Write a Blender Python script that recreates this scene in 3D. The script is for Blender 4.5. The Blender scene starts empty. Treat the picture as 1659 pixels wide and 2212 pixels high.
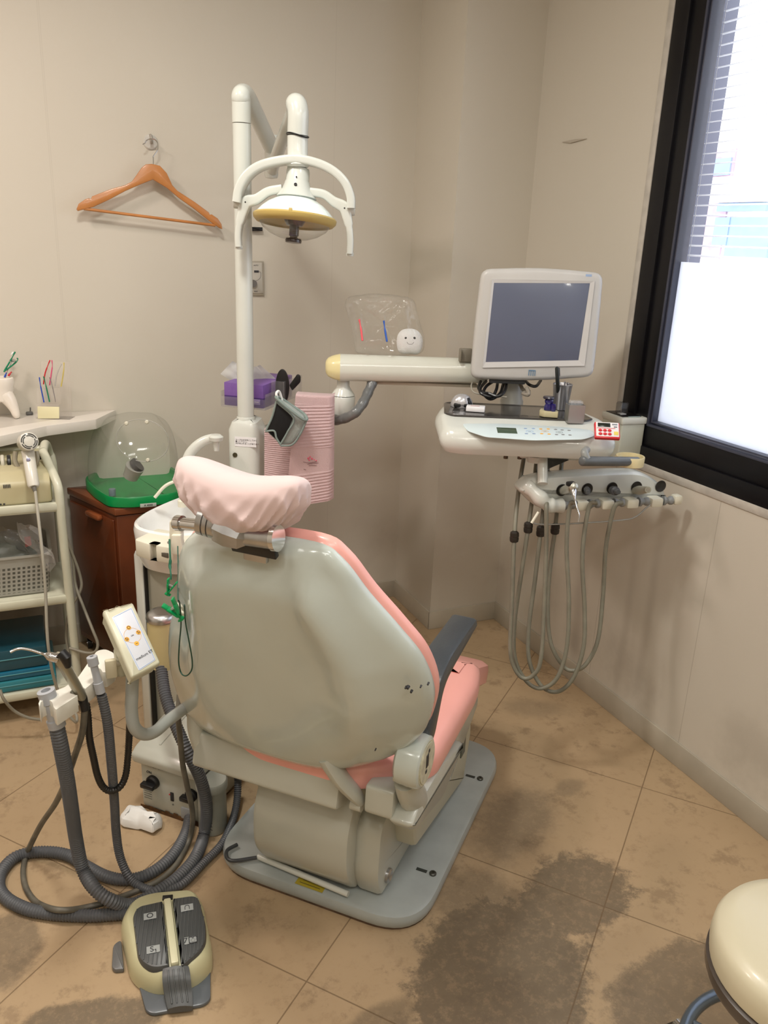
import bpy, bmesh, math, random
import numpy as np
from mathutils import Vector, Matrix, Euler
random.seed(7)
PI=math.pi
C=bpy.context.scene.collection
sc=bpy.context.scene
# ---------------------------------------------------------------- camera
CAMP=Vector((0,0,1.45)); YAW,PIT,ROL,FPX=0.425181,0.321749,0.0413174,1774.65
fw=Vector((math.sin(YAW)*math.cos(PIT),math.cos(YAW)*math.cos(PIT),-math.sin(PIT)))
r0=Vector((math.cos(YAW),-math.sin(YAW),0)); u0=r0.cross(fw)
rt=math.cos(ROL)*r0+math.sin(ROL)*u0; up=-math.sin(ROL)*r0+math.cos(ROL)*u0
cam=bpy.data.cameras.new('camera'); co=bpy.data.objects.new('camera',cam); C.objects.link(co)
m=Matrix((rt,up,-fw)).transposed().to_4x4(); m.translation=CAMP; co.matrix_world=m
cam.sensor_width=36; cam.lens=FPX/2212*36; cam.clip_start=.02
sc.camera=co
sc.view_settings.view_transform='Standard'; sc.view_settings.look='None'; sc.view_settings.gamma=1
sc.view_settings.exposure=0.22; sc.view_settings.use_curve_mapping=False
# ---------------------------------------------------------------- world and lamps
w=bpy.data.worlds.new('world'); sc.world=w; w.use_nodes=True
w.node_tree.nodes['Background'].inputs[0].default_value=(.88,.93,1,1)
w.node_tree.nodes['Background'].inputs[1].default_value=2.7
def area(name,loc,size,energy,col,rot=(0,0,0)):
    l=bpy.data.lights.new(name,'AREA'); l.shape='RECTANGLE'; l.size,l.size_y=size; l.energy=energy; l.color=col
    o=bpy.data.objects.new(name,l); C.objects.link(o); o.location=loc; o.rotation_euler=rot; return o
def spotp(name,loc,r,energy,col):
    l=bpy.data.lights.new(name,'POINT'); l.shadow_soft_size=r; l.energy=energy; l.color=col
    o=bpy.data.objects.new(name,l); C.objects.link(o); o.location=loc; return o
area('ceiling_lamp',(.15,1.5,2.47),(.24,.24),17,(1,.975,.90))
area('ceiling_lamp',(-.75,1.9,2.47),(.26,.26),16,(1,.85,.77))
area('ceiling_lamp',(.1,-.1,2.47),(1.2,.3),13,(1,.965,.91))
area('ceiling_lamp',(1.0,.6,2.47),(.26,.26),4.5,(1,.97,.91))
for x,y in ((-.9,.4),(-.4,-.7),(.9,-.8)): area('downlight',(x,y,2.47),(.12,.12),4,(1,.96,.86))
# ---------------------------------------------------------------- helpers
def ray(x,y): return fw+rt*((x-829.5)/FPX)-up*((y-1106)/FPX)
def D(x,y,z): return CAMP+ray(x,y)*z
def PN(x,y,pt,n):
    d=ray(x,y); n=Vector(n); return CAMP+d*((Vector(pt)-CAMP).dot(n)/d.dot(n))
def F(x,y,z=0): return PN(x,y,(0,0,z),(0,0,1))
def BW(x,y,Y=2.911): return PN(x,y,(0,Y,0),(0,1,0))
def RW(x,y,X=1.679): return PN(x,y,(X,0,0),(1,0,0))
MATS={}
def mat(name,col,rough=.4,metal=0,nz=.05,ns=8,bump=0,bs=60,alpha=1,trans=0,emit=0,spec=.5,coat=0,sheen=0,sss=0):
    if name in MATS: return MATS[name]
    m=bpy.data.materials.new(name); m.use_nodes=True; nt=m.node_tree; b=nt.nodes['Principled BSDF']
    tc=nt.nodes.new('ShaderNodeTexCoord'); n=nt.nodes.new('ShaderNodeTexNoise'); n.inputs['Scale'].default_value=ns; n.inputs['Detail'].default_value=4
    nt.links.new(tc.outputs['Object'],n.inputs['Vector'])
    rp=nt.nodes.new('ShaderNodeValToRGB'); c=np.array(col)
    rp.color_ramp.elements[0].position=.3; rp.color_ramp.elements[1].position=.7
    rp.color_ramp.elements[0].color=(*np.clip(c*(1-nz),0,1),1); rp.color_ramp.elements[1].color=(*np.clip(c*(1+nz),0,1),1)
    nt.links.new(n.outputs['Fac'],rp.inputs[0]); nt.links.new(rp.outputs[0],b.inputs['Base Color'])
    b.inputs['Roughness'].default_value=rough; b.inputs['Metallic'].default_value=metal
    b.inputs['Specular IOR Level'].default_value=spec; b.inputs['Coat Weight'].default_value=coat; b.inputs['Coat Roughness'].default_value=.08
    b.inputs['Transmission Weight'].default_value=trans; b.inputs['Alpha'].default_value=alpha
    b.inputs['Sheen Weight'].default_value=sheen
    if emit: b.inputs['Emission Color'].default_value=(*col,1); b.inputs['Emission Strength'].default_value=emit
    if bump:
        n2=nt.nodes.new('ShaderNodeTexNoise'); n2.inputs['Scale'].default_value=bs; nt.links.new(tc.outputs['Object'],n2.inputs['Vector'])
        bp=nt.nodes.new('ShaderNodeBump'); bp.inputs['Strength'].default_value=bump; bp.inputs['Distance'].default_value=.002
        nt.links.new(n2.outputs['Fac'],bp.inputs['Height']); nt.links.new(bp.outputs[0],b.inputs['Normal'])
    MATS[name]=m; return m
def clearmat(name,col,a=.12,rough=.05):
    """thin clear plastic: mostly transparent with real gloss"""
    if name in MATS: return MATS[name]
    m=bpy.data.materials.new(name); m.use_nodes=True; nt=m.node_tree; nt.nodes.clear()
    o=nt.nodes.new('ShaderNodeOutputMaterial'); t=nt.nodes.new('ShaderNodeBsdfTransparent'); g=nt.nodes.new('ShaderNodeBsdfGlossy'); d=nt.nodes.new('ShaderNodeBsdfDiffuse')
    g.inputs['Roughness'].default_value=rough; d.inputs['Color'].default_value=(*col,1)
    tn=nt.nodes.new('ShaderNodeTexNoise'); tn.inputs['Scale'].default_value=30
    f1=nt.nodes.new('ShaderNodeLayerWeight'); f1.inputs['Blend'].default_value=.5; f2=nt.nodes.new('ShaderNodeMath'); f2.operation='POWER'; f2.inputs[1].default_value=5; nt.links.new(f1.outputs['Facing'],f2.inputs[0]); f=nt.nodes.new('ShaderNodeMath'); f.operation='MULTIPLY_ADD'; f.inputs[1].default_value=.9; f.inputs[2].default_value=.045; nt.links.new(f2.outputs[0],f.inputs[0])
    lw=nt.nodes.new('ShaderNodeLayerWeight'); lw.inputs['Blend'].default_value=.25
    mx=nt.nodes.new('ShaderNodeMixShader'); m2=nt.nodes.new('ShaderNodeMixShader')
    ma=nt.nodes.new('ShaderNodeMath'); ma.operation='MULTIPLY_ADD'; ma.inputs[1].default_value=.35; ma.inputs[2].default_value=a
    nt.links.new(lw.outputs['Facing'],ma.inputs[0]); 
    pw=nt.nodes.new('ShaderNodeMath'); pw.operation='MULTIPLY'; pw.use_clamp=True
    mp=nt.nodes.new('ShaderNodeMapRange'); mp.inputs[3].default_value=.7; mp.inputs[4].default_value=1.2
    nt.links.new(tn.outputs['Fac'],mp.inputs[0]); nt.links.new(ma.outputs[0],pw.inputs[0]); nt.links.new(mp.outputs[0],pw.inputs[1])
    ml=nt.nodes.new('ShaderNodeMath'); ml.operation='MULTIPLY'; ml.inputs[1].default_value=.55; nt.links.new(pw.outputs[0],ml.inputs[0])
    nt.links.new(ml.outputs[0],mx.inputs[0]); nt.links.new(t.outputs[0],mx.inputs[1]); nt.links.new(d.outputs[0],mx.inputs[2])
    nt.links.new(f.outputs[0],m2.inputs[0]); nt.links.new(mx.outputs[0],m2.inputs[1]); nt.links.new(g.outputs[0],m2.inputs[2])
    nt.links.new(m2.outputs[0],o.inputs[0]); MATS[name]=m; return m
def rootM(o):
    while o.parent: o=o.parent
    return Matrix.Translation(o.location)@o.rotation_euler.to_matrix().to_4x4()
def fin(name,bm,mt,parent=None,frame=None,smooth=True,angle=40,kind=None,label=None,cat=None,group=None):
    """link one bmesh as one object; its vertices are given in `frame` (world if None)"""
    M=frame if frame is not None else Matrix()
    if parent is not None: M=rootM(parent).inverted()@M
    bm.transform(M); bmesh.ops.recalc_face_normals(bm,faces=bm.faces)
    me=bpy.data.meshes.new(name); bm.to_mesh(me); bm.free()
    for a in (mt if isinstance(mt,(list,tuple)) else [mt]): me.materials.append(a)
    if smooth:
        for p in me.polygons: p.use_smooth=True
        me.set_sharp_from_angle(angle=math.radians(angle))
    o=bpy.data.objects.new(name,me); C.objects.link(o)
    if parent is not None: o.parent=parent
    if kind: o['kind']=kind
    if label: o['label']=label
    if cat: o['category']=cat
    if group: o['group']=group
    return o
def thing(name,label,cat,loc,rz=0,group=None):
    o=bpy.data.objects.new(name,None); C.objects.link(o); o.empty_display_size=.05
    o.location=loc; o.rotation_euler=(0,0,rz); o['label']=label; o['category']=cat
    if group: o['group']=group
    return o
def struct(o): o['kind']='structure'; return o
def fr(loc,rz=0,rx=0,ry=0): return Matrix.Translation(loc)@Matrix.Rotation(rz,4,'Z')@Matrix.Rotation(rx,4,'X')@Matrix.Rotation(ry,4,'Y')
def axes(o,x,y,z):
    m=Matrix((Vector(x).normalized(),Vector(y).normalized(),Vector(z).normalized())).transposed().to_4x4(); m.translation=Vector(o); return m
def zto(p,d):
    d=Vector(d).normalized(); a=Vector((0,0,1)) if abs(d.z)<.9 else Vector((1,0,0)); x=a.cross(d).normalized(); return axes(p,x,d.cross(x),d)
def box(bm,c,s,bev=0,M=None,seg=2,mi=0):
    g=bmesh.ops.create_cube(bm,size=1); vs=g['verts']
    bmesh.ops.scale(bm,vec=s,verts=vs); 
    fs=set(f for v in vs for f in v.link_faces)
    if bev:
        es=list(set(e for v in vs for e in v.link_edges)); r=bmesh.ops.bevel(bm,geom=es,offset=min(bev,min(s)*.49),segments=seg,affect='EDGES',profile=.5)
        vs=list(set(r['verts'])|set(v for v in vs if v.is_valid)); 
        vs=[v for v in vs if v.is_valid]; fs=set(f for v in vs for f in v.link_faces)
    T=Matrix.Translation(c)
    if M is not None: T=M@T
    bmesh.ops.transform(bm,matrix=T,verts=vs)
    for f in fs: f.material_index=mi
def catm(pts,n=8,closed=False):
    P=[Vector(p) for p in pts]; out=[]
    N=len(P)
    rng=range(N if closed else N-1)
    for i in rng:
        if closed: a,b,c,d=P[i-1],P[i],P[(i+1)%N],P[(i+2)%N]
        else: a=P[i-1] if i>0 else 2*P[0]-P[1]; b,c=P[i],P[i+1]; d=P[i+2] if i+2<N else 2*P[-1]-P[-2]
        for k in range(n):
            t=k/n; out.append(.5*((2*b)+(c-a)*t+(2*a-5*b+4*c-d)*t*t+(3*b-a-3*c+d)*t**3))
    if not closed: out.append(P[-1])
    return out
def tube(bm,pts,r,seg=12,caps=True,closed=False,flat=1.0,mi=0):
    """sweep; r a number or a list"""
    n=len(pts); R=[r]*n if not hasattr(r,'__len__') else r
    P=[Vector(p) for p in pts]; rings=[]
    t=(P[1]-P[0]).normalized(); a=Vector((0,0,1)) if abs(t.z)<.9 else Vector((1,0,0)); nx=t.cross(a).normalized()
    for i in range(n):
        if closed: tt=(P[(i+1)%n]-P[i-1])
        else: tt=P[min(i+1,n-1)]-P[max(i-1,0)]
        if tt.length<1e-9: tt=t
        tt.normalize(); nx=(nx-tt*nx.dot(tt)).normalized(); ny=tt.cross(nx)
        rings.append([bm.verts.new(P[i]+(nx*math.cos(2*PI*k/seg)+ny*math.sin(2*PI*k/seg)*flat)*R[i]) for k in range(seg)])
    for i in range(n if closed else n-1):
        A,B_=rings[i],rings[(i+1)%n]
        for k in range(seg):
            f=bm.faces.new((A[k],A[(k+1)%seg],B_[(k+1)%seg],B_[k])); f.material_index=mi
    if caps and not closed:
        bm.faces.new(rings[0][::-1]).material_index=mi; bm.faces.new(rings[-1]).material_index=mi
def resamp(pts,step):
    out=[pts[0]]; acc=0
    for a,b in zip(pts,pts[1:]):
        L=(b-a).length; 
        if L<1e-9: continue
        d=step-acc
        while d<=L: out.append(a.lerp(b,d/L)); d+=step
        acc=L-(d-step)
    return out
def ribbed(bm,pts,r,pitch=.0066,seg=14):
    P=resamp(catm(pts,14),pitch/2); R=[r if i%2 else r*.85 for i in range(len(P))]
    tube(bm,P,R,seg)
def lathe(bm,prof,M=None,seg=28,sx=1,sy=1,mi=0,cap=True):
    rings=[]
    for r,z in prof:
        rings.append([bm.verts.new((r*sx*math.cos(2*PI*k/seg),r*sy*math.sin(2*PI*k/seg),z)) for k in range(seg)])
    for A,B_ in zip(rings,rings[1:]):
        for k in range(seg): bm.faces.new((A[k],A[(k+1)%seg],B_[(k+1)%seg],B_[k])).material_index=mi
    if cap: 
        bm.faces.new(rings[0][::-1]).material_index=mi; bm.faces.new(rings[-1]).material_index=mi
    if M is not None: bmesh.ops.transform(bm,matrix=M,verts=[v for R in rings for v in R])
def rpoly(pts,r=.01,n=5):
    """rounded polygon; pts (x,y) or (x,y,r)"""
    out=[]; N=len(pts)
    for i in range(N):
        p=Vector(pts[i][:2]); a=Vector(pts[i-1][:2]); b=Vector(pts[(i+1)%N][:2]); rr=pts[i][2] if len(pts[i])>2 else r
        da=(a-p); db=(b-p); k=min(rr,da.length*.49,db.length*.49)
        if k<1e-5: out.append(p); continue
        p0=p+da.normalized()*k; p1=p+db.normalized()*k
        for j in range(n+1):
            t=j/n; out.append((1-t)**2*p0+2*t*(1-t)*p+t*t*p1)
    return out
def inset(out,d):
    N=len(out); a2=sum(out[i-1].x*out[i].y-out[i].x*out[i-1].y for i in range(N)); s=1 if a2>0 else -1; res=[]
    for i in range(N):
        t=(out[(i+1)%N]-out[i-1]); t=t.normalized() if t.length>0 else Vector((1,0)); res.append(out[i]+Vector((-t.y,t.x))*s*d)
    return res
def solid(bm,out,prof,M=None,mi=0,zf=None):
    """stack of rings: prof (inset,z[,scale about centre])"""
    out=[Vector(p) for p in out]; cen=sum(out,Vector((0,0)))/len(out); rings=[]
    for q in prof:
        o=inset(out,q[0]) if q[0] else out; s=q[2] if len(q)>2 else 1
        rings.append([bm.verts.new(((cen.x+(p.x-cen.x)*s),(cen.y+(p.y-cen.y)*s),q[1]+(zf(cen.x+(p.x-cen.x)*s,cen.y+(p.y-cen.y)*s) if zf else 0))) for p in o])
    N=len(out)
    for A,B_ in zip(rings,rings[1:]):
        for k in range(N): bm.faces.new((A[k],A[(k+1)%N],B_[(k+1)%N],B_[k])).material_index=mi
    bm.faces.new(rings[0][::-1]).material_index=mi; bm.faces.new(rings[-1]).material_index=mi
    if M is not None: bmesh.ops.transform(bm,matrix=M,verts=[v for R in rings for v in R])
def slab(bm,out,z0,z1,b=.004,M=None,mi=0):
    b=min(b,abs(z1-z0)*.45)
    solid(bm,out,[(b,z0),(b*.3,z0+b*.3),(0,z0+b),(0,z1-b),(b*.3,z1-b*.3),(b,z1)],M,mi)
def text(name,body,size,frame,mt,parent,ext=.0004,align='CENTER',sx=1):
    cu=bpy.data.curves.new(name,'FONT'); cu.body=body; cu.size=size; cu.extrude=ext; cu.align_x=align; cu.align_y='CENTER'
    o=bpy.data.objects.new(name,cu); C.objects.link(o); bpy.context.view_layer.update()
    dg=bpy.context.evaluated_depsgraph_get(); me=bpy.data.meshes.new_from_object(o.evaluated_get(dg)); bpy.data.objects.remove(o)
    me.transform(rootM(parent).inverted()@frame@Matrix.Diagonal((sx,1,1,1))); me.materials.clear(); me.materials.append(mt)
    o=bpy.data.objects.new(name,me); C.objects.link(o); o.parent=parent; return o
def one(fn,*a,**k):
    bm=bmesh.new(); fn(bm,*a,**k); return bm
def V(*a): return Vector(a)
# ---------------------------------------------------------------- materials
WHITE=mat('gloss_white_plastic',(.61,.63,.585),.22,nz=.03,coat=.3)
SHELL=mat('shell_plastic',(.53,.575,.53),.2,nz=.05,ns=5,coat=.35)
BODY=mat('painted_body',(.49,.50,.44),.28,nz=.05,ns=6,coat=.2)
PINK=mat('pink_vinyl',(.86,.41,.36),.33,nz=.03,coat=.15)
BASEM=mat('grey_base_paint',(.36,.39,.38),.35,nz=.09,ns=12)
DARK=mat('dark_grey_rubber',(.045,.05,.055),.35,nz=.1)
ARM=mat('armrest_grey',(.045,.054,.062),.3,nz=.05,bump=.2,bs=300,coat=.2)
BLACK=mat('black_plastic',(.008,.008,.009),.35)
HOSE=mat('grey_ribbed_hose',(.095,.10,.11),.45,nz=.1)
TUBEM=mat('olive_grey_tube',(.20,.195,.15),.4,nz=.15,ns=20)
GREYP=mat('light_grey_plastic',(.32,.34,.36),.4)
MIDG=mat('mid_grey_plastic',(.10,.11,.115),.35)
CHROME=mat('chrome',(.62,.62,.62),.12,1,nz=.02)
STEEL=mat('brushed_steel',(.50,.50,.51),.3,1,nz=.08,ns=40)
CREAM=mat('cream_plastic',(.62,.56,.34),.35,nz=.04)
BEIGE=mat('aged_beige_plastic',(.50,.45,.28),.4,nz=.05)
OFFW=mat('off_white_plastic',(.72,.70,.58),.35)
YEL=mat('yellowed_plastic',(.70,.62,.33),.3,coat=.3)
PAPER=mat('white_paper',(.82,.82,.80),.7,bump=.3,bs=40)
INK=mat('printed_ink',(.03,.03,.035),.6)
GREEN=mat('green_plastic',(.0,.25,.06),.3,nz=.1)
WOODC=mat('red_brown_wood',(.13,.032,.010),.3,nz=.4,ns=5,coat=.2)
WOODL=mat('hanger_wood',(.50,.20,.055),.35,nz=.15,ns=10,coat=.2)
ORANGE=mat('orange_print',(.85,.42,.04),.5)
BLUEP=mat('blue_print',(.15,.35,.70),.5)
RED=mat('red_plastic',(.65,.02,.03),.3)
# ---------------------------------------------------------------- room materials
class NT:
    def __init__(s,name):
        s.m=bpy.data.materials.new(name); s.m.use_nodes=True; s.t=s.m.node_tree; s.b=s.t.nodes['Principled BSDF']
        s.co=s.t.nodes.new('ShaderNodeTexCoord').outputs['Object']; sp=s.t.nodes.new('ShaderNodeSeparateXYZ'); s.t.links.new(s.co,sp.inputs[0]); s.x,s.y,s.z=sp.outputs
    def set(s,sock,v):
        if isinstance(v,(int,float)): sock.default_value=v
        elif isinstance(v,tuple): sock.default_value=(*v,1) if len(v)==3 and len(sock.default_value)==4 else v
        else: s.t.links.new(v,sock)
    def M(s,op,a,b=0,c=0,clamp=False):
        n=s.t.nodes.new('ShaderNodeMath'); n.operation=op; n.use_clamp=clamp
        for i,v in enumerate((a,b,c)): s.set(n.inputs[i],v)
        return n.outputs[0]
    def noise(s,scale,detail=5,vec=None,rough=.55):
        n=s.t.nodes.new('ShaderNodeTexNoise'); n.inputs['Scale'].default_value=scale; n.inputs['Detail'].default_value=detail; n.inputs['Roughness'].default_value=rough
        s.t.links.new(vec or s.co,n.inputs['Vector']); return n.outputs['Fac']
    def rng(s,v,a,b,c=0,d=1):
        n=s.t.nodes.new('ShaderNodeMapRange'); n.interpolation_type='SMOOTHSTEP'
        for i,q in enumerate((v,a,b,c,d)): s.set(n.inputs[i],q)
        return n.outputs[0]
    def mix(s,f,a,b):
        n=s.t.nodes.new('ShaderNodeMix'); n.data_type='RGBA'; s.set(n.inputs[0],f); s.set(n.inputs[6],a); s.set(n.inputs[7],b); return n.outputs[2]
def wallmat(name,seams,axis,streaks=()):
    n=NT(name); c=n.mix(n.noise(1.3,3),(.575,.535,.458),(.625,.583,.503)); a=n.x if axis=='x' else n.y
    for s in seams:
        d=n.M('ABSOLUTE',n.M('SUBTRACT',a,s)); c=n.mix(n.rng(d,.0005,.0016,.14 if axis=='x' else .5,0),c,(.30,.26,.21))
    # grime that has gathered low on the wall, in streaks
    g=n.noise(3.5,6); low=n.rng(n.z,.05,.55,1,0)
    c=n.mix(n.M('MULTIPLY',n.M('MULTIPLY',n.rng(g,.48,.72),low),.38),c,(.24,.20,.155))
    for (p,wd,z0,z1,k) in streaks:
        jj=n.M('ADD',a,n.M('MULTIPLY',n.M('SUBTRACT',n.noise(5,3),.5),.03))
        d=n.rng(n.M('ABSOLUTE',n.M('SUBTRACT',jj,p)),0,wd,1,0); zz=n.M('MULTIPLY',n.rng(n.z,z0,z0+.1),n.rng(n.z,z1-.25,z1,1,0))
        c=n.mix(n.M('MULTIPLY',n.M('MULTIPLY',d,zz),k),c,(.25,.21,.17))
    n.set(n.b.inputs['Base Color'],c); n.b.inputs['Roughness'].default_value=.6
    bp=n.t.nodes.new('ShaderNodeBump'); bp.inputs['Strength'].default_value=.12; bp.inputs['Distance'].default_value=.001
    n.t.links.new(n.noise(220,2),bp.inputs['Height']); n.t.links.new(bp.outputs[0],n.b.inputs['Normal']); return n.m
WALLB=wallmat('wallpaper_back',[BW(717,580).x,BW(717,580).x-.92,BW(158,960).x],'x')
WALLR=wallmat('wallpaper_right',[RW(1498,1420).y,RW(1300,1250).y,RW(1498,1420).y-.92],'y',
   [(RW(1390,1400).y,.03,.08,.75,.22),(RW(1345,1400).y,.03,.05,.7,.2),(RW(1250,1300).y,.05,.05,.6,.35),(RW(1180,1300).y,.04,.02,.7,.3)])
WALLC=wallmat('wallpaper_column',[],'x')
CEIL=mat('ceiling_board',(.70,.66,.58),.8)
def floormat():
    n=NT('vinyl_tile'); 
    sx,sy=n.x,n.y
    p=n.M('ADD',n.M('MULTIPLY',sx,-.6428),n.M('MULTIPLY',sy,.766)); q=n.M('ADD',n.M('MULTIPLY',sx,.766),n.M('MULTIPLY',sy,.6428))
    def dist(v,o): 
        f=n.M('FRACT',n.M('ADD',n.M('DIVIDE',n.M('SUBTRACT',v,o),.5),40.5)); return n.M('MULTIPLY',n.M('ABSOLUTE',n.M('SUBTRACT',f,.5)),.5)
    d=n.M('MINIMUM',dist(p,.1655),dist(q,1.112))
    c=n.mix(n.noise(2.2,5),(.38,.268,.160),(.48,.352,.212))
    c=n.mix(n.M('MULTIPLY',n.rng(n.noise(28,6,rough=.7),.50,.70),.38),c,(.30,.20,.115))
    c=n.mix(n.M('MULTIPLY',n.rng(n.noise(9,8,rough=.75),.54,.64),.45),c,(.20,.135,.08))
    nz=n.M('SUBTRACT',n.M('ADD',n.M('MULTIPLY',n.noise(3.2,9,rough=.75),.62),n.M('MULTIPLY',n.noise(16,9,rough=.8),.38)),.5)
    st=None
    def blob(px,py,rx,ry,k,sharp=.05,am=.55,ang=0):
        nonlocal c
        P=F(px,py); ca,sa=math.cos(ang),math.sin(ang)
        dx=n.M('SUBTRACT',sx,P.x); dy=n.M('SUBTRACT',sy,P.y)
        a=n.M('DIVIDE',n.M('ADD',n.M('MULTIPLY',dx,ca),n.M('MULTIPLY',dy,sa)),rx); b=n.M('DIVIDE',n.M('ADD',n.M('MULTIPLY',dx,-sa),n.M('MULTIPLY',dy,ca)),ry)
        r=n.M('SQRT',n.M('ADD',n.M('MULTIPLY',a,a),n.M('MULTIPLY',b,b)))
        v=n.M('ADD',r,n.M('MULTIPLY',nz,am*4))
        return n.rng(v,1-sharp,1+sharp,k,0)
    acc=0
    spec=[(1080,2130,.26,.17,.85,.13,.75,.75),(1240,1925,.15,.12,.80,.12,.75,.3),(1110,1780,.17,.09,.6,.35,.6,.6),(1440,2120,.17,.08,.7,.15,.7,.2),(1060,1960,.10,.14,.55,.3,.6,.4),(820,2215,.10,.04,.6,.3,.6,.2),(1230,1700,.05,.03,.4,.3,.6,.2),
          (160,2230,.15,.065,.8,.12,.5,-.1),(20,2050,.06,.10,.65,.2,.6,0),(1160,1530,.10,.05,.35,.5,.5,-.5),(1480,2190,.16,.09,.5,.3,.5,0),(560,1990,.12,.04,.18,.6,.4,-.6)]  # stains, plus soft dark blobs near the chair base that paint its shadow
    for s in spec:
        b=blob(*s); acc=b if acc==0 else n.M('MAXIMUM',acc,b)
    acc=n.M('MULTIPLY',acc,n.rng(n.noise(45,6,rough=.8),.38,.52,.74,1))
    c=n.mix(acc,c,n.mix(n.noise(30,5,rough=.7),(.098,.077,.053),(.165,.128,.087)))
    c=n.mix(n.rng(d,.0008,.0022,.72,0),c,(.14,.088,.045))
    n.set(n.b.inputs['Base Color'],c); n.set(n.b.inputs['Roughness'],n.rng(n.noise(6,4),.3,.7,.34,.55)); n.b.inputs['Specular IOR Level'].default_value=.4
    bp=n.t.nodes.new('ShaderNodeBump'); bp.inputs['Strength'].default_value=.2; bp.inputs['Distance'].default_value=.0015
    n.t.links.new(n.M('ADD',n.noise(60,4),n.rng(d,.0005,.002,0,1.2)),bp.inputs['Height']); n.t.links.new(bp.outputs[0],n.b.inputs['Normal']); return n.m
FLOORM=floormat()
# ---------------------------------------------------------------- room shell
def sbox(name,a,b,m_):
    bm=bmesh.new(); c=[(i+j)/2 for i,j in zip(a,b)]; s=[abs(j-i) for i,j in zip(a,b)]; box(bm,c,s); return struct(fin(name,bm,m_,smooth=False))
X0,X1,Y0,Y1,ZC=-1.7,1.679,-1.6,2.911,2.5
sbox('floor',(X0-.1,Y0-.1,-.06),(X1+.1,Y1+.1,0),FLOORM)
sbox('ceiling',(X0-.1,Y0-.1,ZC),(X1+.1,Y1+.1,ZC+.06),CEIL)
sbox('wall_back',(X0-.1,Y1,0),(X1+.1,Y1+.1,ZC),WALLB)
sbox('wall_left',(X0-.1,Y0,0),(X0,Y1,ZC),WALLC)
sbox('wall_front',(X0-.1,Y0-.1,0),(X1+.1,Y0,ZC),WALLC)
# wall corner pillar
sbox('wall_column',(1.383,2.58,0),(X1,Y1,ZC),WALLC)
WZ0,WZ1,WY0,WY1=.822,2.36,.15,2.0
bm=bmesh.new()
for a,b in (((X1,Y0,0),(X1+.1,Y1,WZ0)),((X1,Y0,WZ1),(X1+.1,Y1,ZC)),((X1,WY1,WZ0),(X1+.1,Y1,WZ1)),((X1,Y0,WZ0),(X1+.1,WY0,WZ1))):
    box(bm,[(i+j)/2 for i,j in zip(a,b)],[abs(j-i) for i,j in zip(a,b)])
struct(fin('wall_right',bm,WALLR,smooth=False))
BBM=mat('baseboard_vinyl',(.47,.43,.35),.45,nz=.15,ns=5)
H_=.075
def bb(name,a,b):
    bm=bmesh.new(); box(bm,[(i+j)/2 for i,j in zip(a,b)],[abs(j-i) for i,j in zip(a,b)],.002); return struct(fin(name,bm,BBM))
bb('baseboard_back',(X0,Y1-.006,0),(1.383,Y1,H_)); bb('baseboard_column_side',(1.377,2.574,0),(1.383,Y1,H_)); bb('baseboard_column_front',(1.377,2.574,0),(X1,2.58,H_))
bb('baseboard_right',(X1-.006,Y0,0),(X1,2.58,H_)); bb('baseboard_left',(X0,Y0,0),(X0+.006,Y1,H_))
# ---------------------------------------------------------------- window
FRM=mat('black_window_frame',(.006,.006,.008),.35,nz=.2,spec=.3)
FRM2=mat('window_gasket',(.05,.055,.085),.4)
TRIMM=mat('chipped_window_trim',(.50,.47,.42),.6,nz=.12,ns=30,bump=.5,bs=60)
def frame4(bm,y0,y1,z0,z1,wy,wz0,x0,x1,bev=.002):
    for a,b in (((x0,y0,z0),(x1,y1,z0+wz0)),((x0,y0,z1-wz0),(x1,y1,z1)),((x0,y1-wy,z0+wz0),(x1,y1,z1-wz0)),((x0,y0,z0+wz0),(x1,y0+wy,z1-wz0))):
        box(bm,[(i+j)/2 for i,j in zip(a,b)],[abs(j-i) for i,j in zip(a,b)],bev)
wroot=bpy.data.objects.new('window_1',None); C.objects.link(wroot); wroot.location=(X1,1.1,WZ0); struct(wroot)
bm=bmesh.new(); frame4(bm,WY0,WY1,WZ0,WZ1,.024,.024,X1-.004,X1+.03,.003); fin('window_trim',bm,TRIMM,wroot)
gy=RW(1530,50,1.69).y; print('glass edge y',gy, 'at bottom', RW(1401,921,1.69), 'dark left', RW(1336,885).y, RW(1453,0).y)
GZ=.955; FY=WY1-.024
bm=bmesh.new(); frame4(bm,WY0+.02,FY,WZ0+.022,WZ1-.02,.058,.05,X1-.002,X1+.06); frame4(bm,WY0+.078,FY-.058,WZ0+.072,WZ1-.07,.052,.06,X1+.006,X1+.055); fin('window_frame',bm,FRM,wroot)
bm=bmesh.new(); frame4(bm,WY0+.13,FY-.11,WZ0+.132,WZ1-.13,.007,.007,X1+.004,X1+.05,.001); frame4(bm,WY0+.142,FY-.122,WZ0+.144,WZ1-.142,.005,.005,X1+.008,X1+.05,.001); fin('window_gasket',bm,FRM2,wroot)
gz0=WZ0+.148; gy1=FY-.126; gzm=RW(1480,566,X1+.03).z
GL=clearmat('window_glass',(.8,.85,.95),.0,.01)
n=NT('frosted_film'); tr=n.t.nodes.new('ShaderNodeBsdfTranslucent'); tr.inputs[0].default_value=(.93,.95,.98,1); df=n.t.nodes.new('ShaderNodeBsdfDiffuse'); df.inputs[0].default_value=(.7,.74,.8,1)
mx=n.t.nodes.new('ShaderNodeMixShader'); n.set(mx.inputs[0],n.rng(n.noise(40,2),.2,.8,.08,.14)); n.t.links.new(tr.outputs[0],mx.inputs[1]); n.t.links.new(df.outputs[0],mx.inputs[2])
n.t.links.new(mx.outputs[0],[k for k in n.t.nodes if k.type=='OUTPUT_MATERIAL'][0].inputs[0]); FROST=n.m
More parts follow.
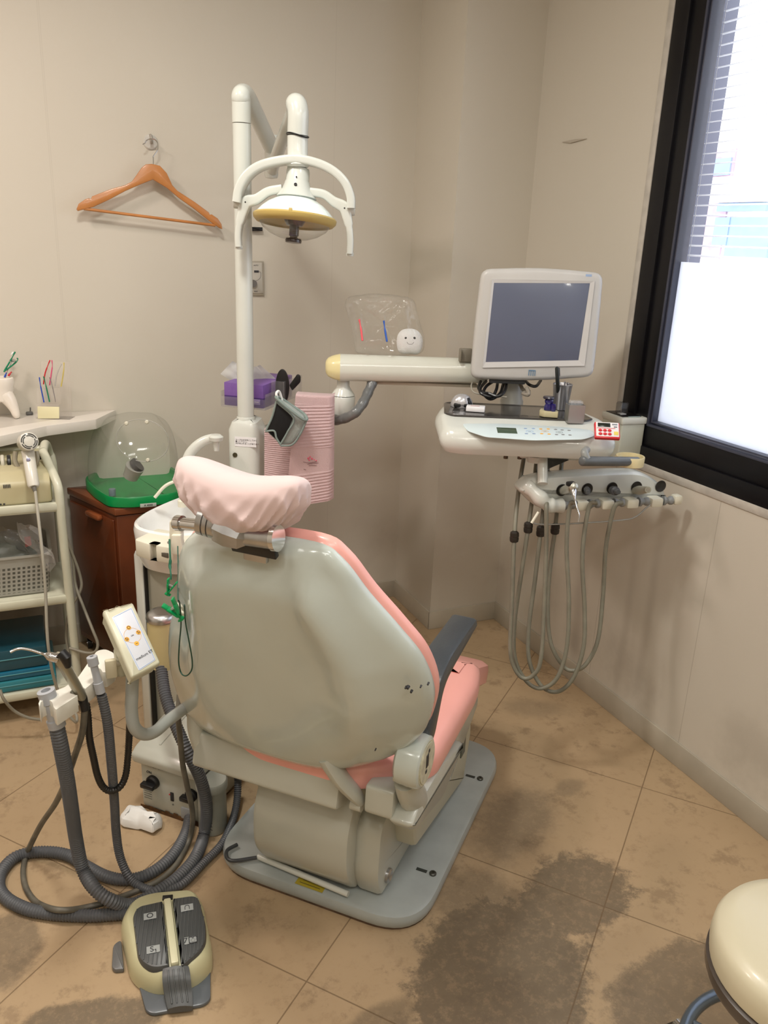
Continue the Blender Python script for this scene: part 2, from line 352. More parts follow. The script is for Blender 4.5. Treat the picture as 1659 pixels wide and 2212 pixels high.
bm=bmesh.new(); box(bm,(X1+.03,(WY0+.15+gy1)/2,(gzm+WZ1-.148)/2),(.004,gy1-WY0-.15,WZ1-.148-gzm)); fin('clear_pane',bm,GL,wroot,smooth=False)
bm=bmesh.new(); box(bm,(X1+.03,(WY0+.15+gy1)/2,(gzm+gz0)/2),(.001,gy1-WY0-.15,gzm-gz0)); fin('frosted_pane',bm,FROST,wroot,smooth=False)
oy=RW(1543,260,X1+.19).y; print('outer y',oy, 'blind y', RW(1528,260,X1+.1).y)
bm=bmesh.new(); frame4(bm,WY0,WY1+.02,WZ0,WZ1,WY1+.02-oy,.06,X1+.10,X1+.20,.002)
frame4(bm,WY0-.02,WY1+.02,WZ0-.02,WZ1+.02,.02,.02,X1+.03,X1+.2,.001); fin('outer_frame',bm,mat('dark_grey_aluminium',(.010,.010,.014),.45,spec=.3),wroot)
bm=bmesh.new(); frame4(bm,WY0,oy+.004,WZ0,WZ1,.012,.06,X1+.13,X1+.21,.001); fin('outer_glass_bead',bm,mat('pale_aluminium',(.10,.11,.17),.4),wroot)
# blind hanging between the two panes
bl=thing('venetian_blind','white venetian blind with fine horizontal slats in black framed window','blind',(X1+.08,1.0,WZ1-.05))
by=RW(1527,260,X1+.08).y; bm=bmesh.new(); z=.965
while z<WZ1-.04:
    P=[]; 
    for k in range(5):
        t=k/4-.5; P.append((X1+.08+t*.025, z+.003*(1-4*t*t)+t*.004))
    va=[bm.verts.new((p[0],WY0+.03,p[1])) for p in P]; vb=[bm.verts.new((p[0],by,p[1])) for p in P]
    for k in range(4): bm.faces.new((va[k],va[k+1],vb[k+1],vb[k]))
    z+=.0262
n=NT('slat_paint'); 
n.set(n.b.inputs['Base Color'],n.mix(n.noise(30),(.78,.79,.82),(.84,.85,.88))); n.b.inputs['Roughness'].default_value=.4
tr=n.t.nodes.new('ShaderNodeBsdfTranslucent'); tr.inputs[0].default_value=(.8,.82,.88,1); mx=n.t.nodes.new('ShaderNodeMixShader'); mx.inputs[0].default_value=.25
n.t.links.new(n.b.outputs[0],mx.inputs[1]); n.t.links.new(tr.outputs[0],mx.inputs[2]); n.t.links.new(mx.outputs[0],[k for k in n.t.nodes if k.type=='OUTPUT_MATERIAL'][0].inputs[0]); SLAT=n.m
fin('slat_stack',bm,SLAT,bl)
bm=bmesh.new(); box(bm,(X1+.08,(WY0+.03+by)/2,WZ1-.035),(.03,by-WY0-.03,.03),.002); fin('head_rail',bm,SLAT,bl)
for yy in (by-.022,by-.5,by-1.0):
    bm=bmesh.new(); tube(bm,[V(X1+.068,yy,.96),V(X1+.068,yy,WZ1-.04)],.0008,6); fin('ladder_cord',bm,SLAT,bl)
# building across the street, seen through the upper pane
bp_=RW(1600,330,7); bld=thing('building','pale building with blue windows and reddish cladding seen through the blind','building',(7.2,bp_.y,-3))
def q(x,y): return RW(x,y,7)
tl=q(1525,322); br=q(1640,600)
zt,zb=tl.z,-3
PALE=mat('pale_facade',(.86,.78,.80),.8); BW_=mat('hazed_window_glass',(.30,.42,.75),.2); CLAD=mat('hazed_red_cladding',(.60,.42,.46),.8,nz=.2); CONC=mat('white_concrete_band',(.85,.85,.85),.8)  # window and cladding colours lightened to paint in bright haze
bm=bmesh.new(); box(bm,(7.6,(tl.y+.6+br.y-9)/2,(zt+zb)/2),(1.2,tl.y+.6-(br.y-9),zt-zb)); fin('facade',bm,PALE,bld,smooth=False)
def rectf(name,x0,y0,x1,y1,mt,pad=.02,dep=.04):
    a=q(x0,y0); b=q(x1,y1); bm=bmesh.new(); ya,yb=min(a.y,b.y),max(a.y,b.y); za,zb_=min(a.z,b.z),max(a.z,b.z)
    box(bm,(7-dep/2,(ya+yb)/2,(za+zb_)/2),(dep,yb-ya,zb_-za)); fin(name,bm,mt,bld,smooth=False)
rectf('cladding',1500,330,1555,560,CLAD,dep=.02)
rectf('window',1535,345,1580,378,BW_); rectf('window',1556,440,1659,456,BW_); rectf('window',1553,470,1575,530,BW_,dep=.05); rectf('window',1582,470,1659,560,BW_)
rectf('awning',1536,395,1659,436,CONC,dep=.5)
# ---------------------------------------------------------------- dental chair (local: x = chair's right, y = towards the feet)
CH=thing('dental_chair','large treatment chair with glossy pale shell back and pink cushions in mid room','chair',(.4892,1.419,0),math.radians(-46.2))
CF=rootM(CH)
bm=bmesh.new(); slab(bm,rpoly([(-.27,0,.12),(.27,0,.12),(.27,.74,.12),(-.27,.74,.12)],n=10),.004,.04,.012)
fin('base_plate',bm,BASEM,CH,CF)
bm=bmesh.new(); slab(bm,rpoly([(-.265,.005,.12),(.265,.005,.12),(.265,.735,.12),(-.265,.735,.12)],n=10),0,.006,.001)
fin('base_foot',bm,mat('rusty_edge',(.10,.06,.035),.8,nz=.5,ns=30),CH,CF)
for (px,py) in ((935,1888),(1037,1683)):
    P=CF.inverted()@F(px,py,.04); Q=P-V(.022,0,0)
    bm=bmesh.new(); lathe(bm,[(.0085,.039),(.0085,.0435),(.0065,.0455),(.003,.0455),(.003,.043)],Matrix.Translation((P.x,P.y,0)),16)
    b=fin('bolt',bm,mat('dark_steel',(.10,.10,.09),.4,.8),CH,CF)
    bm=bmesh.new(); box(bm,(Q.x-.006,Q.y,.0405),(.026,.009,.0012)); fin('bolt_marker',bm,mat('black_marker',(.04,.045,.04),.5),CH,CF)
# lift cover: profile (y,z) swept across x
def sweepx(bm,prof,x0,x1,bev=.01,taper=0):
    """prof list of (y,z); ring stack along x with rounded shoulders"""
    out=[Vector(p) for p in prof]
    M=Matrix(((0,0,1,0),(1,0,0,0),(0,1,0,0),(0,0,0,1)))
    solid(bm,out,[(bev,x0),(bev*.3,x0+bev*.3),(0,x0+bev),(0,x1-bev),(bev*.3,x1-bev*.3),(bev,x1)],M)
bm=bmesh.new(); sweepx(bm,rpoly([(.045,.045,.01),(-.015,.12,.05),(-.015,.235,.05),(.03,.305,.05),(.34,.305,.02),(.34,.045,.01)],n=8),-.135,.105,.014)
fin('lift_cover',bm,BODY,CH,CF)
bm=bmesh.new(); sweepx(bm,rpoly([(.05,.045,.01),(.02,.11,.03),(.03,.255,.05),(.36,.26,.02),(.36,.045,.01)],n=6),.10,.165,.012)
fin('lift_side_cover',bm,BODY,CH,CF)
bm=bmesh.new(); lathe(bm,[(.017,0),(.017,.006),(.012,.009),(.005,.004)],axes((.165,.075,.085),(0,1,0),(0,0,1),(1,0,0)),20); fin('side_cap',bm,STEEL,CH,CF)
bm=bmesh.new(); tube(bm,[V(-.148,.035,.052),V(.095,.018,.052)],.007,10); fin('safety_bar',bm,WHITE,CH,CF)
bm=bmesh.new(); box(bm,(.0,.02,.0405),(.07,.024,.001)); fin('warning_sticker',bm,mat('yellow_sticker',(.42,.33,.03),.4),CH,CF,label='faded yellow warning sticker')
text('sticker_print','^^^^^^^^^^\n~~~~~~~~~~',.009,CF@fr((0,.02,.0415)),INK,CH)
bm=bmesh.new(); tube(bm,catm([V(-.215,.05,.05),V(-.225,.02,.05),V(-.20,-.0,.048),V(-.148,.03,.052)]),.0045,8); fin('safety_bar_cable',bm,DARK,CH,CF)
# rear apron, recline strut, hinge bracket
bm=bmesh.new(); sweepx(bm,rpoly([(-.045,.412,.006),(-.065,.335,.012),(-.01,.315,.02),(.10,.33,.01),(.10,.40,.01)],n=5),-.255,.098,.006); fin('rear_apron',bm,BODY,CH,CF)
bm=bmesh.new(); tube(bm,catm([V(-.262,-.03,.45),V(-.258,-.035,.41),V(-.245,-.03,.36),V(-.235,.0,.33)]),[.02]*25,10); fin('apron_end',bm,BODY,CH,CF)
bm=bmesh.new(); tube(bm,catm([V(.075,-.07,.47),V(.10,-.06,.42),V(.125,-.04,.375),V(.135,-.02,.345)],6),[.03,.03,.03,.029,.028,.028,.027,.027,.026,.026,.025,.025,.024,.023,.022,.021,.02,.018,.012],14,flat=.6); fin('recline_strut',bm,BODY,CH,CF)
bm=bmesh.new(); lathe(bm,[(.0,-.012),(.014,-.012),(.014,.012),(.0,.012)],axes((.13,-.03,.34),(0,1,0),(0,0,1),(1,0,0)),16); fin('strut_pin',bm,BODY,CH,CF)
bm=bmesh.new(); sweepx(bm,rpoly([(-.045,.405,.01),(-.05,.34,.012),(.0,.325,.01),(.14,.30,.01),(.14,.37,.01),(.02,.40,.01)],n=5),.152,.215,.006); fin('hinge_bracket',bm,BODY,CH,CF)
bm=bmesh.new(); sweepx(bm,rpoly([(-.055,.345,.012),(-.03,.315,.02),(.15,.27,.02),(.3,.33,.02),(.12,.375,.02),(-.005,.372,.01)],n=5),.205,.262,.012); fin('bracket_wing',bm,BODY,CH,CF)
bm=bmesh.new(); tube(bm,[V(.222,-.045,.47),V(.252,-.045,.465)],.03,16); tube(bm,catm([V(.236,-.03,.44),V(.238,-.015,.40),V(.238,.02,.35)],4),[.035]*9,14,flat=.75); fin('bracket_neck',bm,BODY,CH,CF)
# armrest hub with round cap facing the right
HX=.272; hc=V(HX,-.035,.488)
bm=bmesh.new(); lathe(bm,[(.046,-.05),(.052,-.045),(.054,-.01),(.052,0),(.047,.003)],axes(hc,(0,1,0),(0,0,1),(1,0,0)),32); fin('armrest_hub',bm,SHELL,CH,CF)
bm=bmesh.new(); lathe(bm,[(.045,.002),(.045,.004),(.041,.0035),(.041,.0055),(.0,.0055)],axes(hc,(0,1,0),(0,0,1),(1,0,0)),32); hcap=fin('hub_cap',bm,mat('worn_cream_cap',(.55,.53,.40),.4,nz=.2,ns=60),CH,CF)
bm=bmesh.new()
for (a,b,s1,s2) in ((-.004,.008,.012,.028),(.004,.026,.006,.007),(-.008,-.014,.008,.007)): box(bm,hc+V(.0062,a,b),(.001,s1,s2),.0004)
fin('worn_print',bm,INK,hcap,CF)
# arm: pad swept as flat profile
def armprof(): return rpoly([(-.02,.515,.01),(.0,.50,.012),(.025,.515,.02),(.065,.60,.06),(.115,.612,.06),(.29,.635,.014),(.285,.66,.014),(.10,.655,.06),(.03,.63,.06),(-.005,.575,.03)],n=7)
bm=bmesh.new(); sweepx(bm,armprof(),.212,.272,.009); fin('armrest_pad',bm,ARM,CH,CF,label='dark slate armrest pad')
bm=bmesh.new(); box(bm,(.243,-.012,.50),(.035,.03,.03),.005); fin('armrest_stem',bm,BLACK,CH,CF)
# seat and leg rest
bm=bmesh.new()
so=rpoly([(-.235,-.035,.03),(-.10,-.05,.03),(.10,-.05,.03),(.225,.03,.05),(.262,.08,.04),(.255,.42,.06),(.235,.50,.03),(-.235,.50,.03),(-.255,.42,.06),(-.262,.08,.04)],n=6)
solid(bm,so,[(.012,.37),(.002,.375),(0,.385),(0,.41),(.004,.425),(.02,.437),(.05,.443),(.1,.446)]); fin('seat_cushion',bm,PINK,CH,CF)
bm=bmesh.new()
lo=rpoly([(-.215,0,.02),(.215,0,.02),(.205,.30,.06),(-.205,.30,.06)],n=8)
LM=CF@fr((0,.472,.386),0,math.radians(-24))
solid(bm,lo,[(.012,-.03),(0,-.02),(0,.015),(.004,.028),(.02,.036),(.05,.038)],LM); fin('leg_rest_cushion',bm,PINK,CH)
bm=bmesh.new()
solid(bm,rpoly([(-.225,.02,.03),(.215,.02,.03),(.225,.5,.05),(-.225,.5,.05)],n=6),[(.01,.335),(0,.345),(-.0,.372)]); fin('seat_pan',bm,BODY,CH,CF)
bm=bmesh.new(); sweepx(bm,rpoly([(.13,.13,.02),(.52,.055,.01),(.56,.20,.03),(.50,.345,.02),(.06,.345,.02)],n=5),-.20,.21,.012); fin('seat_skirt',bm,mat('skirt_plastic',(.56,.55,.43),.35,nz=.05),CH,CF)
bm=bmesh.new(); sweepx(bm,rpoly([(.03,.30,.02),(.30,.20,.02),(.52,.30,.02),(.50,.37,.01),(.03,.37,.01)],n=5),.205,.232,.008); fin('skirt_rim',bm,SHELL,CH,CF)
Pn=CF.inverted()@D(990,1625,1.0); 
bm=bmesh.new(); box(bm,(.2115,.475,.19),(.003,.035,.05),.001); fin('side_label',bm,mat('dark_green_label',(.09,.11,.09),.4),CH,CF)
# backrest: frame plane leaning back
kk=.35; nb=V(0,-1,-kk).normalized(); tb=V(0,-kk,1).normalized(); BF=CF@axes((0,-.02,.45),(1,0,0),tb,V(1,0,0).cross(tb))
hwR=[(-.082,.0),(-.06,.045),(-.019,.128),(.05,.218),(.11,.262),(.165,.286),(.249,.300),(.327,.284),(.387,.246),(.453,.197),(.519,.155),(.545,.105)]
hwL=[(-.092,.07),(-.084,.17),(-.066,.262),(-.019,.298),(.124,.298),(.255,.262),(.344,.217),(.469,.176),(.523,.125),(.535,.06)]
def backout(g=0): 
    pts=catm([V(w_,t,0) for t,w_ in hwR]+[V(-w_,t,0) for t,w_ in hwL][::-1],5,True); return [p.xy for p in pts]
bo=backout()
def zfun(x,y):
    """moulded relief of the shell: raised rim shoulders, shallow centre, sloping top"""
    t=(y+.09)/.65; hh=hwR if x>0 else hwL; w_=np.interp(y,[h[0] for h in hh],[h[1] for h in hh]); u=abs(x)/max(w_,.01)
    edge=max(0,1-max(u,0)**3)*min(1,max(0,(.555-y))/.07)*min(1,max(0,(y+.085))/.10)
    rid=math.exp(-((u-.62)/.16)**2)*.016*min(1,max(0,(y-.02))/.2)
    top=.022/(1+math.exp((y-.475)/.010))-.0
    cen=-.020*math.exp(-(u/.45)**2)*(1/(1+math.exp(-(y-.12)/.04)))
    return edge*(.022+rid*1.6+top+cen*.8)
def shellgrid(bm,M):
    """back face as a dense grid so the relief reads; front closed"""
    N=len(bo); cen=sum(bo,Vector((0,0)))/N; K=36; rings=[]
    for z,i in ((-.014,.004),(-.010,0),(0,0),(.008,.003)): rings.append([bm.verts.new((p.x,p.y,z)) for p in (inset(bo,i) if i else bo)])
    b2=inset(bo,.012)
    for k in range(K+1):
        s=1-k/K*.985
        rings.append([bm.verts.new((cen.x+(p.x-cen.x)*s,cen.y+(p.y-cen.y)*s,.013+zfun(cen.x+(p.x-cen.x)*s,cen.y+(p.y-cen.y)*s)+.02*(1-s**2))) for p in b2])
    for A,B_ in zip(rings,rings[1:]):
        for j in range(N): bm.faces.new((A[j],A[(j+1)%N],B_[(j+1)%N],B_[j]))
    bm.faces.new(rings[0][::-1]); bm.faces.new(rings[-1])
    bmesh.ops.transform(bm,matrix=M,verts=bm.verts)
# in BF: x right, y up the back, z = x cross t -> points toward the front/back?
zdir=(BF.to_3x3()@V(0,0,1)); sgn=1 if zdir.dot(CF.to_3x3()@V(0,-1,0))>0 else -1
SF=BF@Matrix.Diagonal((1,1,sgn,1))
bm=bmesh.new(); shellgrid(bm,SF); bsh=fin('back_shell',bm,SHELL,CH,angle=60)
bm=bmesh.new(); bc=inset(bo,-.001); solid(bm,bc,[(.03,-.044),(.010,-.041),(.001,-.035),(0,-.026),(.002,-.018),(.008,-.012)],SF); fin('back_cushion',bm,PINK,CH)
def onback(px,py,off=0): 
    p=PN(px,py,BF@V(0,0,sgn*(.03+off)),BF.to_3x3()@V(0,0,sgn)); return SF.inverted()@p
def backz(x,y):
    return .013+zfun(x,y)+.018
P=onback(572,1565); bm=bmesh.new(); lathe(bm,[(.008,P.z-.01),(.0085,P.z+.010),(.007,P.z+.0115)],SF@Matrix.Translation((P.x,P.y,0)),20); fin('screw_cap',bm,SHELL,bsh)
bm=bmesh.new()
dg=[(885,1477,.0035),(892,1487,.0025),(909,1483,.0018),(925,1477,.002),(824,1593,.0014),(881,1476,.002)]
for i,(x,y,r) in enumerate(dg):
    p=onback(x,y); zz=backz(p.x,p.y); lathe(bm,[(r,zz-.004),(r*.8,zz+.0018)],SF@Matrix.Translation((p.x,p.y,0)),7)
fin('chipped_paint',bm,INK,bsh)
# knob on the left of the shell
P=onback(392,1297); P.z=backz(P.x,P.y)-.012
bm=bmesh.new(); lathe(bm,[(.006,0),(.006,.010),(.0115,.011),(.0125,.018),(.0115,.026),(.007,.027),(.007,.040),(.009,.041),(.009,.048),(.007,.05)],SF@Matrix.Translation(P+V(-.004,0,.008))@Matrix.Rotation(math.radians(50),4,'Y')@Matrix.Scale(.75,4),20); knob=fin('side_knob',bm,OFFW,CH)
# head mount slot
P=onback(553,1180)
bm=bmesh.new(); box(bm,(P.x,P.y,P.z+.006),(.085,.022,.012),.002,SF); fin('mount_slot',bm,BLACK,CH)
# ---- head rest
def CL(px,py,y): # pixel on chair-local plane y
    return CF.inverted()@PN(px,py,CF@V(0,y,0),CF.to_3x3()@V(0,1,0))
HR=[]
bm=bmesh.new(); a=CL(505,1150,-.235); b=CL(590,1162,-.235); tube(bm,[a,b],.0195,20); 
fin('headrest_axle',bm,STEEL,CH,CF)
bm=bmesh.new(); tube(bm,[CL(592,1162,-.25),CL(602,1163,-.25)],[.022,.022],22); fin('headrest_knob',bm,CHROME,CH,CF)
bm=bmesh.new(); a=CL(535,1168,-.235); box(bm,(a.x+.01,a.y+.01,a.z-.018),(.045,.012,.04),.003); fin('headrest_stem',bm,STEEL,CH,CF)
bm=bmesh.new(); a,b=CL(478,1128,-.24),CL(545,1160,-.235)
tube(bm,[a+(a-b)*.12,a,a.lerp(b,.35),a.lerp(b,.75),b],[.027,.034,.035,.029,.014],6); fin('headrest_link',bm,STEEL,CH,CF,angle=20)
bm=bmesh.new(); a,b=CL(437,1118,-.245),CL(478,1130,-.24); tube(bm,[a,a.lerp(b,.28),a.lerp(b,.3),a.lerp(b,.34),a.lerp(b,.36),a.lerp(b,.55),a.lerp(b,.57),a.lerp(b,.61),a.lerp(b,.63),b],[.029,.029,.026,.026,.029,.029,.026,.026,.029,.029],28); fin('headrest_joint',bm,STEEL,CH,CF,angle=25)
bm=bmesh.new(); a,b=CL(380,1129,-.24),CL(440,1136,-.245); d=(b-a).normalized(); tube(bm,[a,a+d*.002,a+d*.014,a+d*.0145,b],[.0125,.0135,.0135,.0105,.0105],22); fin('headrest_lever',bm,CHROME,CH,CF,angle=25)
# cushion and its disposable bonnet (saddle-shaped bun)
hcen=V(-.018,-.205,1.035)
def bun(bm,sx,sy,sz,wr=0,M=None,nu=72,nv=26,cut=None):
    rings=[]
    rnd=random.Random(5)
    for j in range(nv+1):
        ph=-PI/2+PI*j/nv
        if cut is not None and ph<cut: ph=cut
        row=[]
        for i in range(nu):
            th=2*PI*i/nu; cx=math.copysign(abs(math.cos(th))**.8,math.cos(th)); sy_=math.copysign(abs(math.sin(th))**.8,math.sin(th)); c=max(0,math.cos(ph))**.62; s=math.copysign(abs(math.sin(ph))**.9,math.sin(ph))
            x=sx*cx*c; y=sy*sy_*c; z=sz*s
            k=(x/sx)**2
            z+=.040*k-.017; y-= .02*k
            if wr:
                lo=max(0,min(1,(.35-s)/.9)); f=wr*lo*(1.1-abs(math.sin(th*7+1.6*math.sin(th*3)+s*2.5))*1.6-.8*abs(math.sin(th*12+1.3-s*3.5))); 
                x+=cx*f; y+=sy_*f; z+=f*.4
            row.append(bm.verts.new((x,y,z)))
        rings.append(row)
    for A,B_ in zip(rings,rings[1:]):
        for k in range(nu):
            try: bm.faces.new((A[k],A[(k+1)%nu],B_[(k+1)%nu],B_[k]))
            except Exception: pass
    bmesh.ops.remove_doubles(bm,verts=bm.verts,dist=1e-5)
    if M is not None: bmesh.ops.transform(bm,matrix=M,verts=bm.verts)
HM=CF@fr(hcen,0,math.radians(-16))@Matrix.Rotation(math.radians(2),4,'Y')
bm=bmesh.new(); bun(bm,.108,.052,.042,M=HM); fin('headrest_cushion',bm,PINK,CH)
BON=mat('nonwoven_bonnet',(.74,.58,.565),.75,nz=.03,alpha=.84,bump=.4,bs=30,sheen=.3)
bm=bmesh.new(); bun(bm,.121,.064,.051,wr=.006,M=HM,nu=160,nv=60,cut=-1.0)
bmesh.ops.delete(bm,geom=[f for f in bm.faces if len(f.verts)>4],context='FACES')
fin('headrest_cover',bm,BON,label='thin pinkish white disposable bonnet stretched over the headrest of the chair',cat='headrest cover')
# ---------------------------------------------------------------- helpers to work on an upright plane at a real distance
class Card:
    def __init__(s,px,py,dep,yaw=0,P=None):
        s.o=Vector(P) if P is not None else D(px,py,dep); a=YAW+yaw; s.x=V(math.cos(a),-math.sin(a),0); s.y=V(math.sin(a),math.cos(a),0)
        s.M=axes(s.o,s.x,s.y,(0,0,1)); s.I=s.M.inverted()
    def p(s,px,py,y=0): return s.I@PN(px,py,s.o+s.y*y,s.y)
    def xz(s,L,y=0,r=None): return [ (lambda q:(q.x,q.z)+tuple(t[2:]))(s.p(t[0],t[1],y)) for t in L]
XZ=Matrix(((1,0,0,0),(0,0,1,0),(0,1,0,0),(0,0,0,1)))   # (x,z) outline, extruded along y
# ---------------------------------------------------------------- cuspidor unit (chair axes)
CU=thing('cuspidor_unit','white spittoon unit with basin, curved spout and column left of the chair','spittoon unit',CF@V(-.58,.52,0),math.radians(-46.2))
WB=WHITE
bm=bmesh.new(); slab(bm,rpoly([(-.69,.32,.05),(-.44,.32,.02),(-.44,.76,.03),(-.69,.76,.03)]),.0,.60,.01); fin('body',bm,BODY,CU,CF)
bm=bmesh.new(); slab(bm,rpoly([(-.70,.315,.02),(-.655,.30,.01),(-.65,.39,.01),(-.70,.40,.02)]),.06,.63,.012); fin('front_pillar',bm,WB,CU,CF)
bm=bmesh.new(); slab(bm,rpoly([(-.655,.312),(-.53,.312),(-.53,.33),(-.655,.33)],.003),.38,.60,.003); fin('front_recess_panel',bm,mat('recess_grey',(.36,.36,.30),.4),CU,CF)
bm=bmesh.new(); slab(bm,rpoly([(-.652,.300),(-.648,.300),(-.648,.32),(-.652,.32)],.001),.10,.60,.001); fin('seam_strip',bm,BLACK,CU,CF)
# basin: outer shell and hollow
def oval(cx,cy,rx,ry,e=2.6,n=56): 
    return [Vector((cx+rx*math.copysign(abs(math.cos(t))**(2/e),math.cos(t)),cy+ry*math.copysign(abs(math.sin(t))**(2/e),math.sin(t)))) for t in [2*PI*k/n for k in range(n)]]
ob=oval(-.588,.47,.128,.205)
bm=bmesh.new(); solid(bm,ob,[(.05,.585),(.02,.60),(.006,.635),(.0,.70),(.003,.712),(.010,.716),(.018,.710),(.026,.69),(.045,.66),(.075,.645),(.1,.641)]); fin('basin',bm,mat('basin_porcelain',(.80,.80,.78),.12,coat=.5),CU,CF)
# raised deck at the back of the basin
bm=bmesh.new(); slab(bm,rpoly([(-.70,.58,.06),(-.44,.50,.06),(-.43,.74,.04),(-.66,.78,.05)],n=8),.66,.735,.02); fin('basin_deck',bm,WB,CU,CF)
bm=bmesh.new(); P=CF.inverted()@F(395,1086,.735); lathe(bm,[(.014,.725),(.014,.742),(.009,.746),(.006,.75)],Matrix.Translation((P.x,P.y,0)),18)
q_=lambda x,y,d: CF.inverted()@D(x,y,d)
tube(bm,catm([V(P.x,P.y,.74),V(P.x,P.y,.785),V(P.x-.012,P.y-.012,.797),V(P.x-.035,P.y-.03,.785),V(P.x-.055,P.y-.05,.755)],6),.0045,10); fin('rinse_spout',bm,OFFW,CU,CF)
# cup filler arm
bm=bmesh.new(); pl_=[(402,1060),(400,1015),(408,985),(422,966),(440,953),(460,947),(474,949)]; pts=catm([D(x,y,2.30) for x,y in pl_],6)
tube(bm,pts,[.016-.0035*i/len(pts) for i in range(len(pts))],14); fin('cup_filler_arm',bm,WB,CU)
bm=bmesh.new(); a=D(467,948,2.29); lathe(bm,[(.013,.012),(.020,.006),(.018,-.004),(.011,-.006),(.010,-.012),(.007,-.034),(.0,-.034)],Matrix.Translation(a),18); fin('cup_filler_nozzle',bm,WB,CU)
# cup rest and instrument clip block at the front of the basin
K=Card(342,1175,2.08)
bm=bmesh.new()
o1=[K.I@F(x,y,.70) for x,y in ((308,1156),(322,1146),(372,1148),(396,1160),(388,1172),(330,1180))]
cb=[(-.655,.205,.012),(-.60,.195,.004),(-.60,.215,.004),(-.583,.215,.006),(-.583,.197,.004),(-.535,.20,.03),(-.515,.235,.03),(-.53,.30,.01),(-.655,.30,.01)]
cb=[(x+.05,y+.008,r) for x,y,r in cb]
slab(bm,rpoly(cb),.668,.712,.004); fin('cup_rest',bm,OFFW,CU,CF)
bm=bmesh.new(); lathe(bm,[(.019,.7105),(.019,.7128),(.0,.7128)],Matrix.Translation((-.503,.243,0)),24); cp=fin('drain_disc',bm,STEEL,CU,CF)
bm=bmesh.new(); box(bm,(-.512,.209,.690),(.030,.006,.014),.002); fin('cup_sensor_window',bm,mat('sensor_dark',(.10,.09,.07),.3),CU,CF)
K2=Card(382,1155,1.98)
bm=bmesh.new(); slab(bm,rpoly(K2.xz([(368,1122,.006),(394,1122,.006),(393,1192,.006),(368,1186,.006)])),-.012,.02,.004,XZ); fin('clip_block',bm,OFFW,CU,K2.M)
bm=bmesh.new(); slab(bm,rpoly(K2.xz([(374,1150,.004),(394,1150,.004),(400,1185,.004),(396,1196,.004),(372,1190,.004)])),-.02,.005,.003,XZ); fin('clip_tab',bm,OFFW,CU,K2.M)
# canister under the basin
PC=CF.inverted()@D(348,1300,2.03); 
bm=bmesh.new(); lathe(bm,[(.030,-.135),(.036,-.132),(.037,-.02),(.036,-.005),(.036,-.0)],Matrix.Translation((PC.x,PC.y,.535)),28); fin('canister',bm,mat('canister_cream',(.55,.47,.24),.35),CU,CF)
bm=bmesh.new(); lathe(bm,[(.038,.0),(.039,.006),(.037,.014),(.030,.020),(.020,.022),(.0,.022)],Matrix.Translation((PC.x,PC.y,.53)),28); fin('canister_lid',bm,STEEL,CU,CF)
# tower housing for the lamp post
TP=V(.585,2.28,0); TM=Matrix.Translation(TP)@Matrix.Rotation(math.radians(-28),4,'Z')
bm=bmesh.new(); slab(bm,rpoly([(-.045,-.045,.03),(.045,-.045,.03),(.045,.07,.03),(-.045,.07,.03)],n=8),.62,.945,.03,); fin('column_housing',bm,WHITE,CU,TM)
bm=bmesh.new(); lathe(bm,[(.0252,.925),(.0258,.93),(.0258,.948),(.0245,.950),(.024,.949)],None,28); fin('column_collar',bm,WHITE,CU,TM)
LB=TM@Matrix.Translation((.009,-.0455,.885))@Matrix.Rotation(PI/2,4,'X')
bm=bmesh.new(); box(bm,(0,0,0),(.062,.028,.0006)); fin('notice_label',bm,mat('notice_white',(.78,.78,.80),.5),CU,LB,smooth=False,label='white notice label with three lines of Japanese writing')
text('notice_print','コップの水を空にしてから\n置いて下さい。\n水があふれることがあります。',.0052,LB@fr((-.0290,0,.0006)),INK,CU,.0001,'LEFT')
bm=bmesh.new(); lathe(bm,[(.007,0),(.007,.001),(.0035,.001),(.0035,-.003),(0,-.003)],TM@Matrix.Translation((-.022,-.0452,.845))@Matrix.Rotation(PI/2,4,'X'),16); fin('key_lock',bm,mat('lock_brass_dark',(.12,.11,.07),.35,.9),CU)
# bits of hidden bracket towards the swing arm
bm=bmesh.new(); tube(bm,catm([TP+V(.0,.03,.85),TP+V(.10,.09,.88),D(735,885,2.40)],5),.024,14); fin('arm_bracket',bm,WHITE,CU)
# ---------------------------------------------------------------- dental lamp
LT=thing('dental_lamp','tall white post lamp with elbow arms and a domed operating light head','lamp',(.585,2.28,.94))
bm=bmesh.new(); zt=PN(524,268,(0,2.28,0),(0,1,0)).z; ze=PN(522,205,(0,2.28,0),(0,1,0)).z
tube(bm,[V(.585,2.28,.94),V(.585,2.28,zt)],.0235,28); fin('post',bm,WHITE,LT)
JX=D(586,318,2.50)
bm=bmesh.new(); e=V(.585,2.28,ze-.0); 
pts=catm([V(.585,2.28,zt+.002),V(.585,2.28,zt+.05),e,e+(V(JX.x,JX.y,JX.z+.02)-e)*.16+V(0,0,.016),e+(V(JX.x,JX.y,JX.z)-e)*.55+V(0,0,.012),JX+V(0,0,.0)],7)
tube(bm,pts,[.0245]*12+[.0235]*(len(pts)-12),24); fin('upper_arm',bm,WHITE,LT)
bm=bmesh.new(); lathe(bm,[(.0,-.09),(.018,-.087),(.021,-.078),(.021,.0),(.022,.002),(.022,.03),(.02,.034),(0,.034)],Matrix.Translation(JX+V(0,0,-.0)),24); fin('arm_joint',bm,WHITE,LT)
L=Card(638,475,2.12)
e2=L.M@L.p(643,232); nk=L.M@L.p(643,292)
bm=bmesh.new(); pts=catm([JX+V(.0,-.01,-.065),JX.lerp(e2,.35)+V(0,0,-.035),JX.lerp(e2,.8)+V(0,0,.0),e2+V(0,.02,.010),L.M@L.p(644,243),nk],7)
R=[.018]*len(pts)
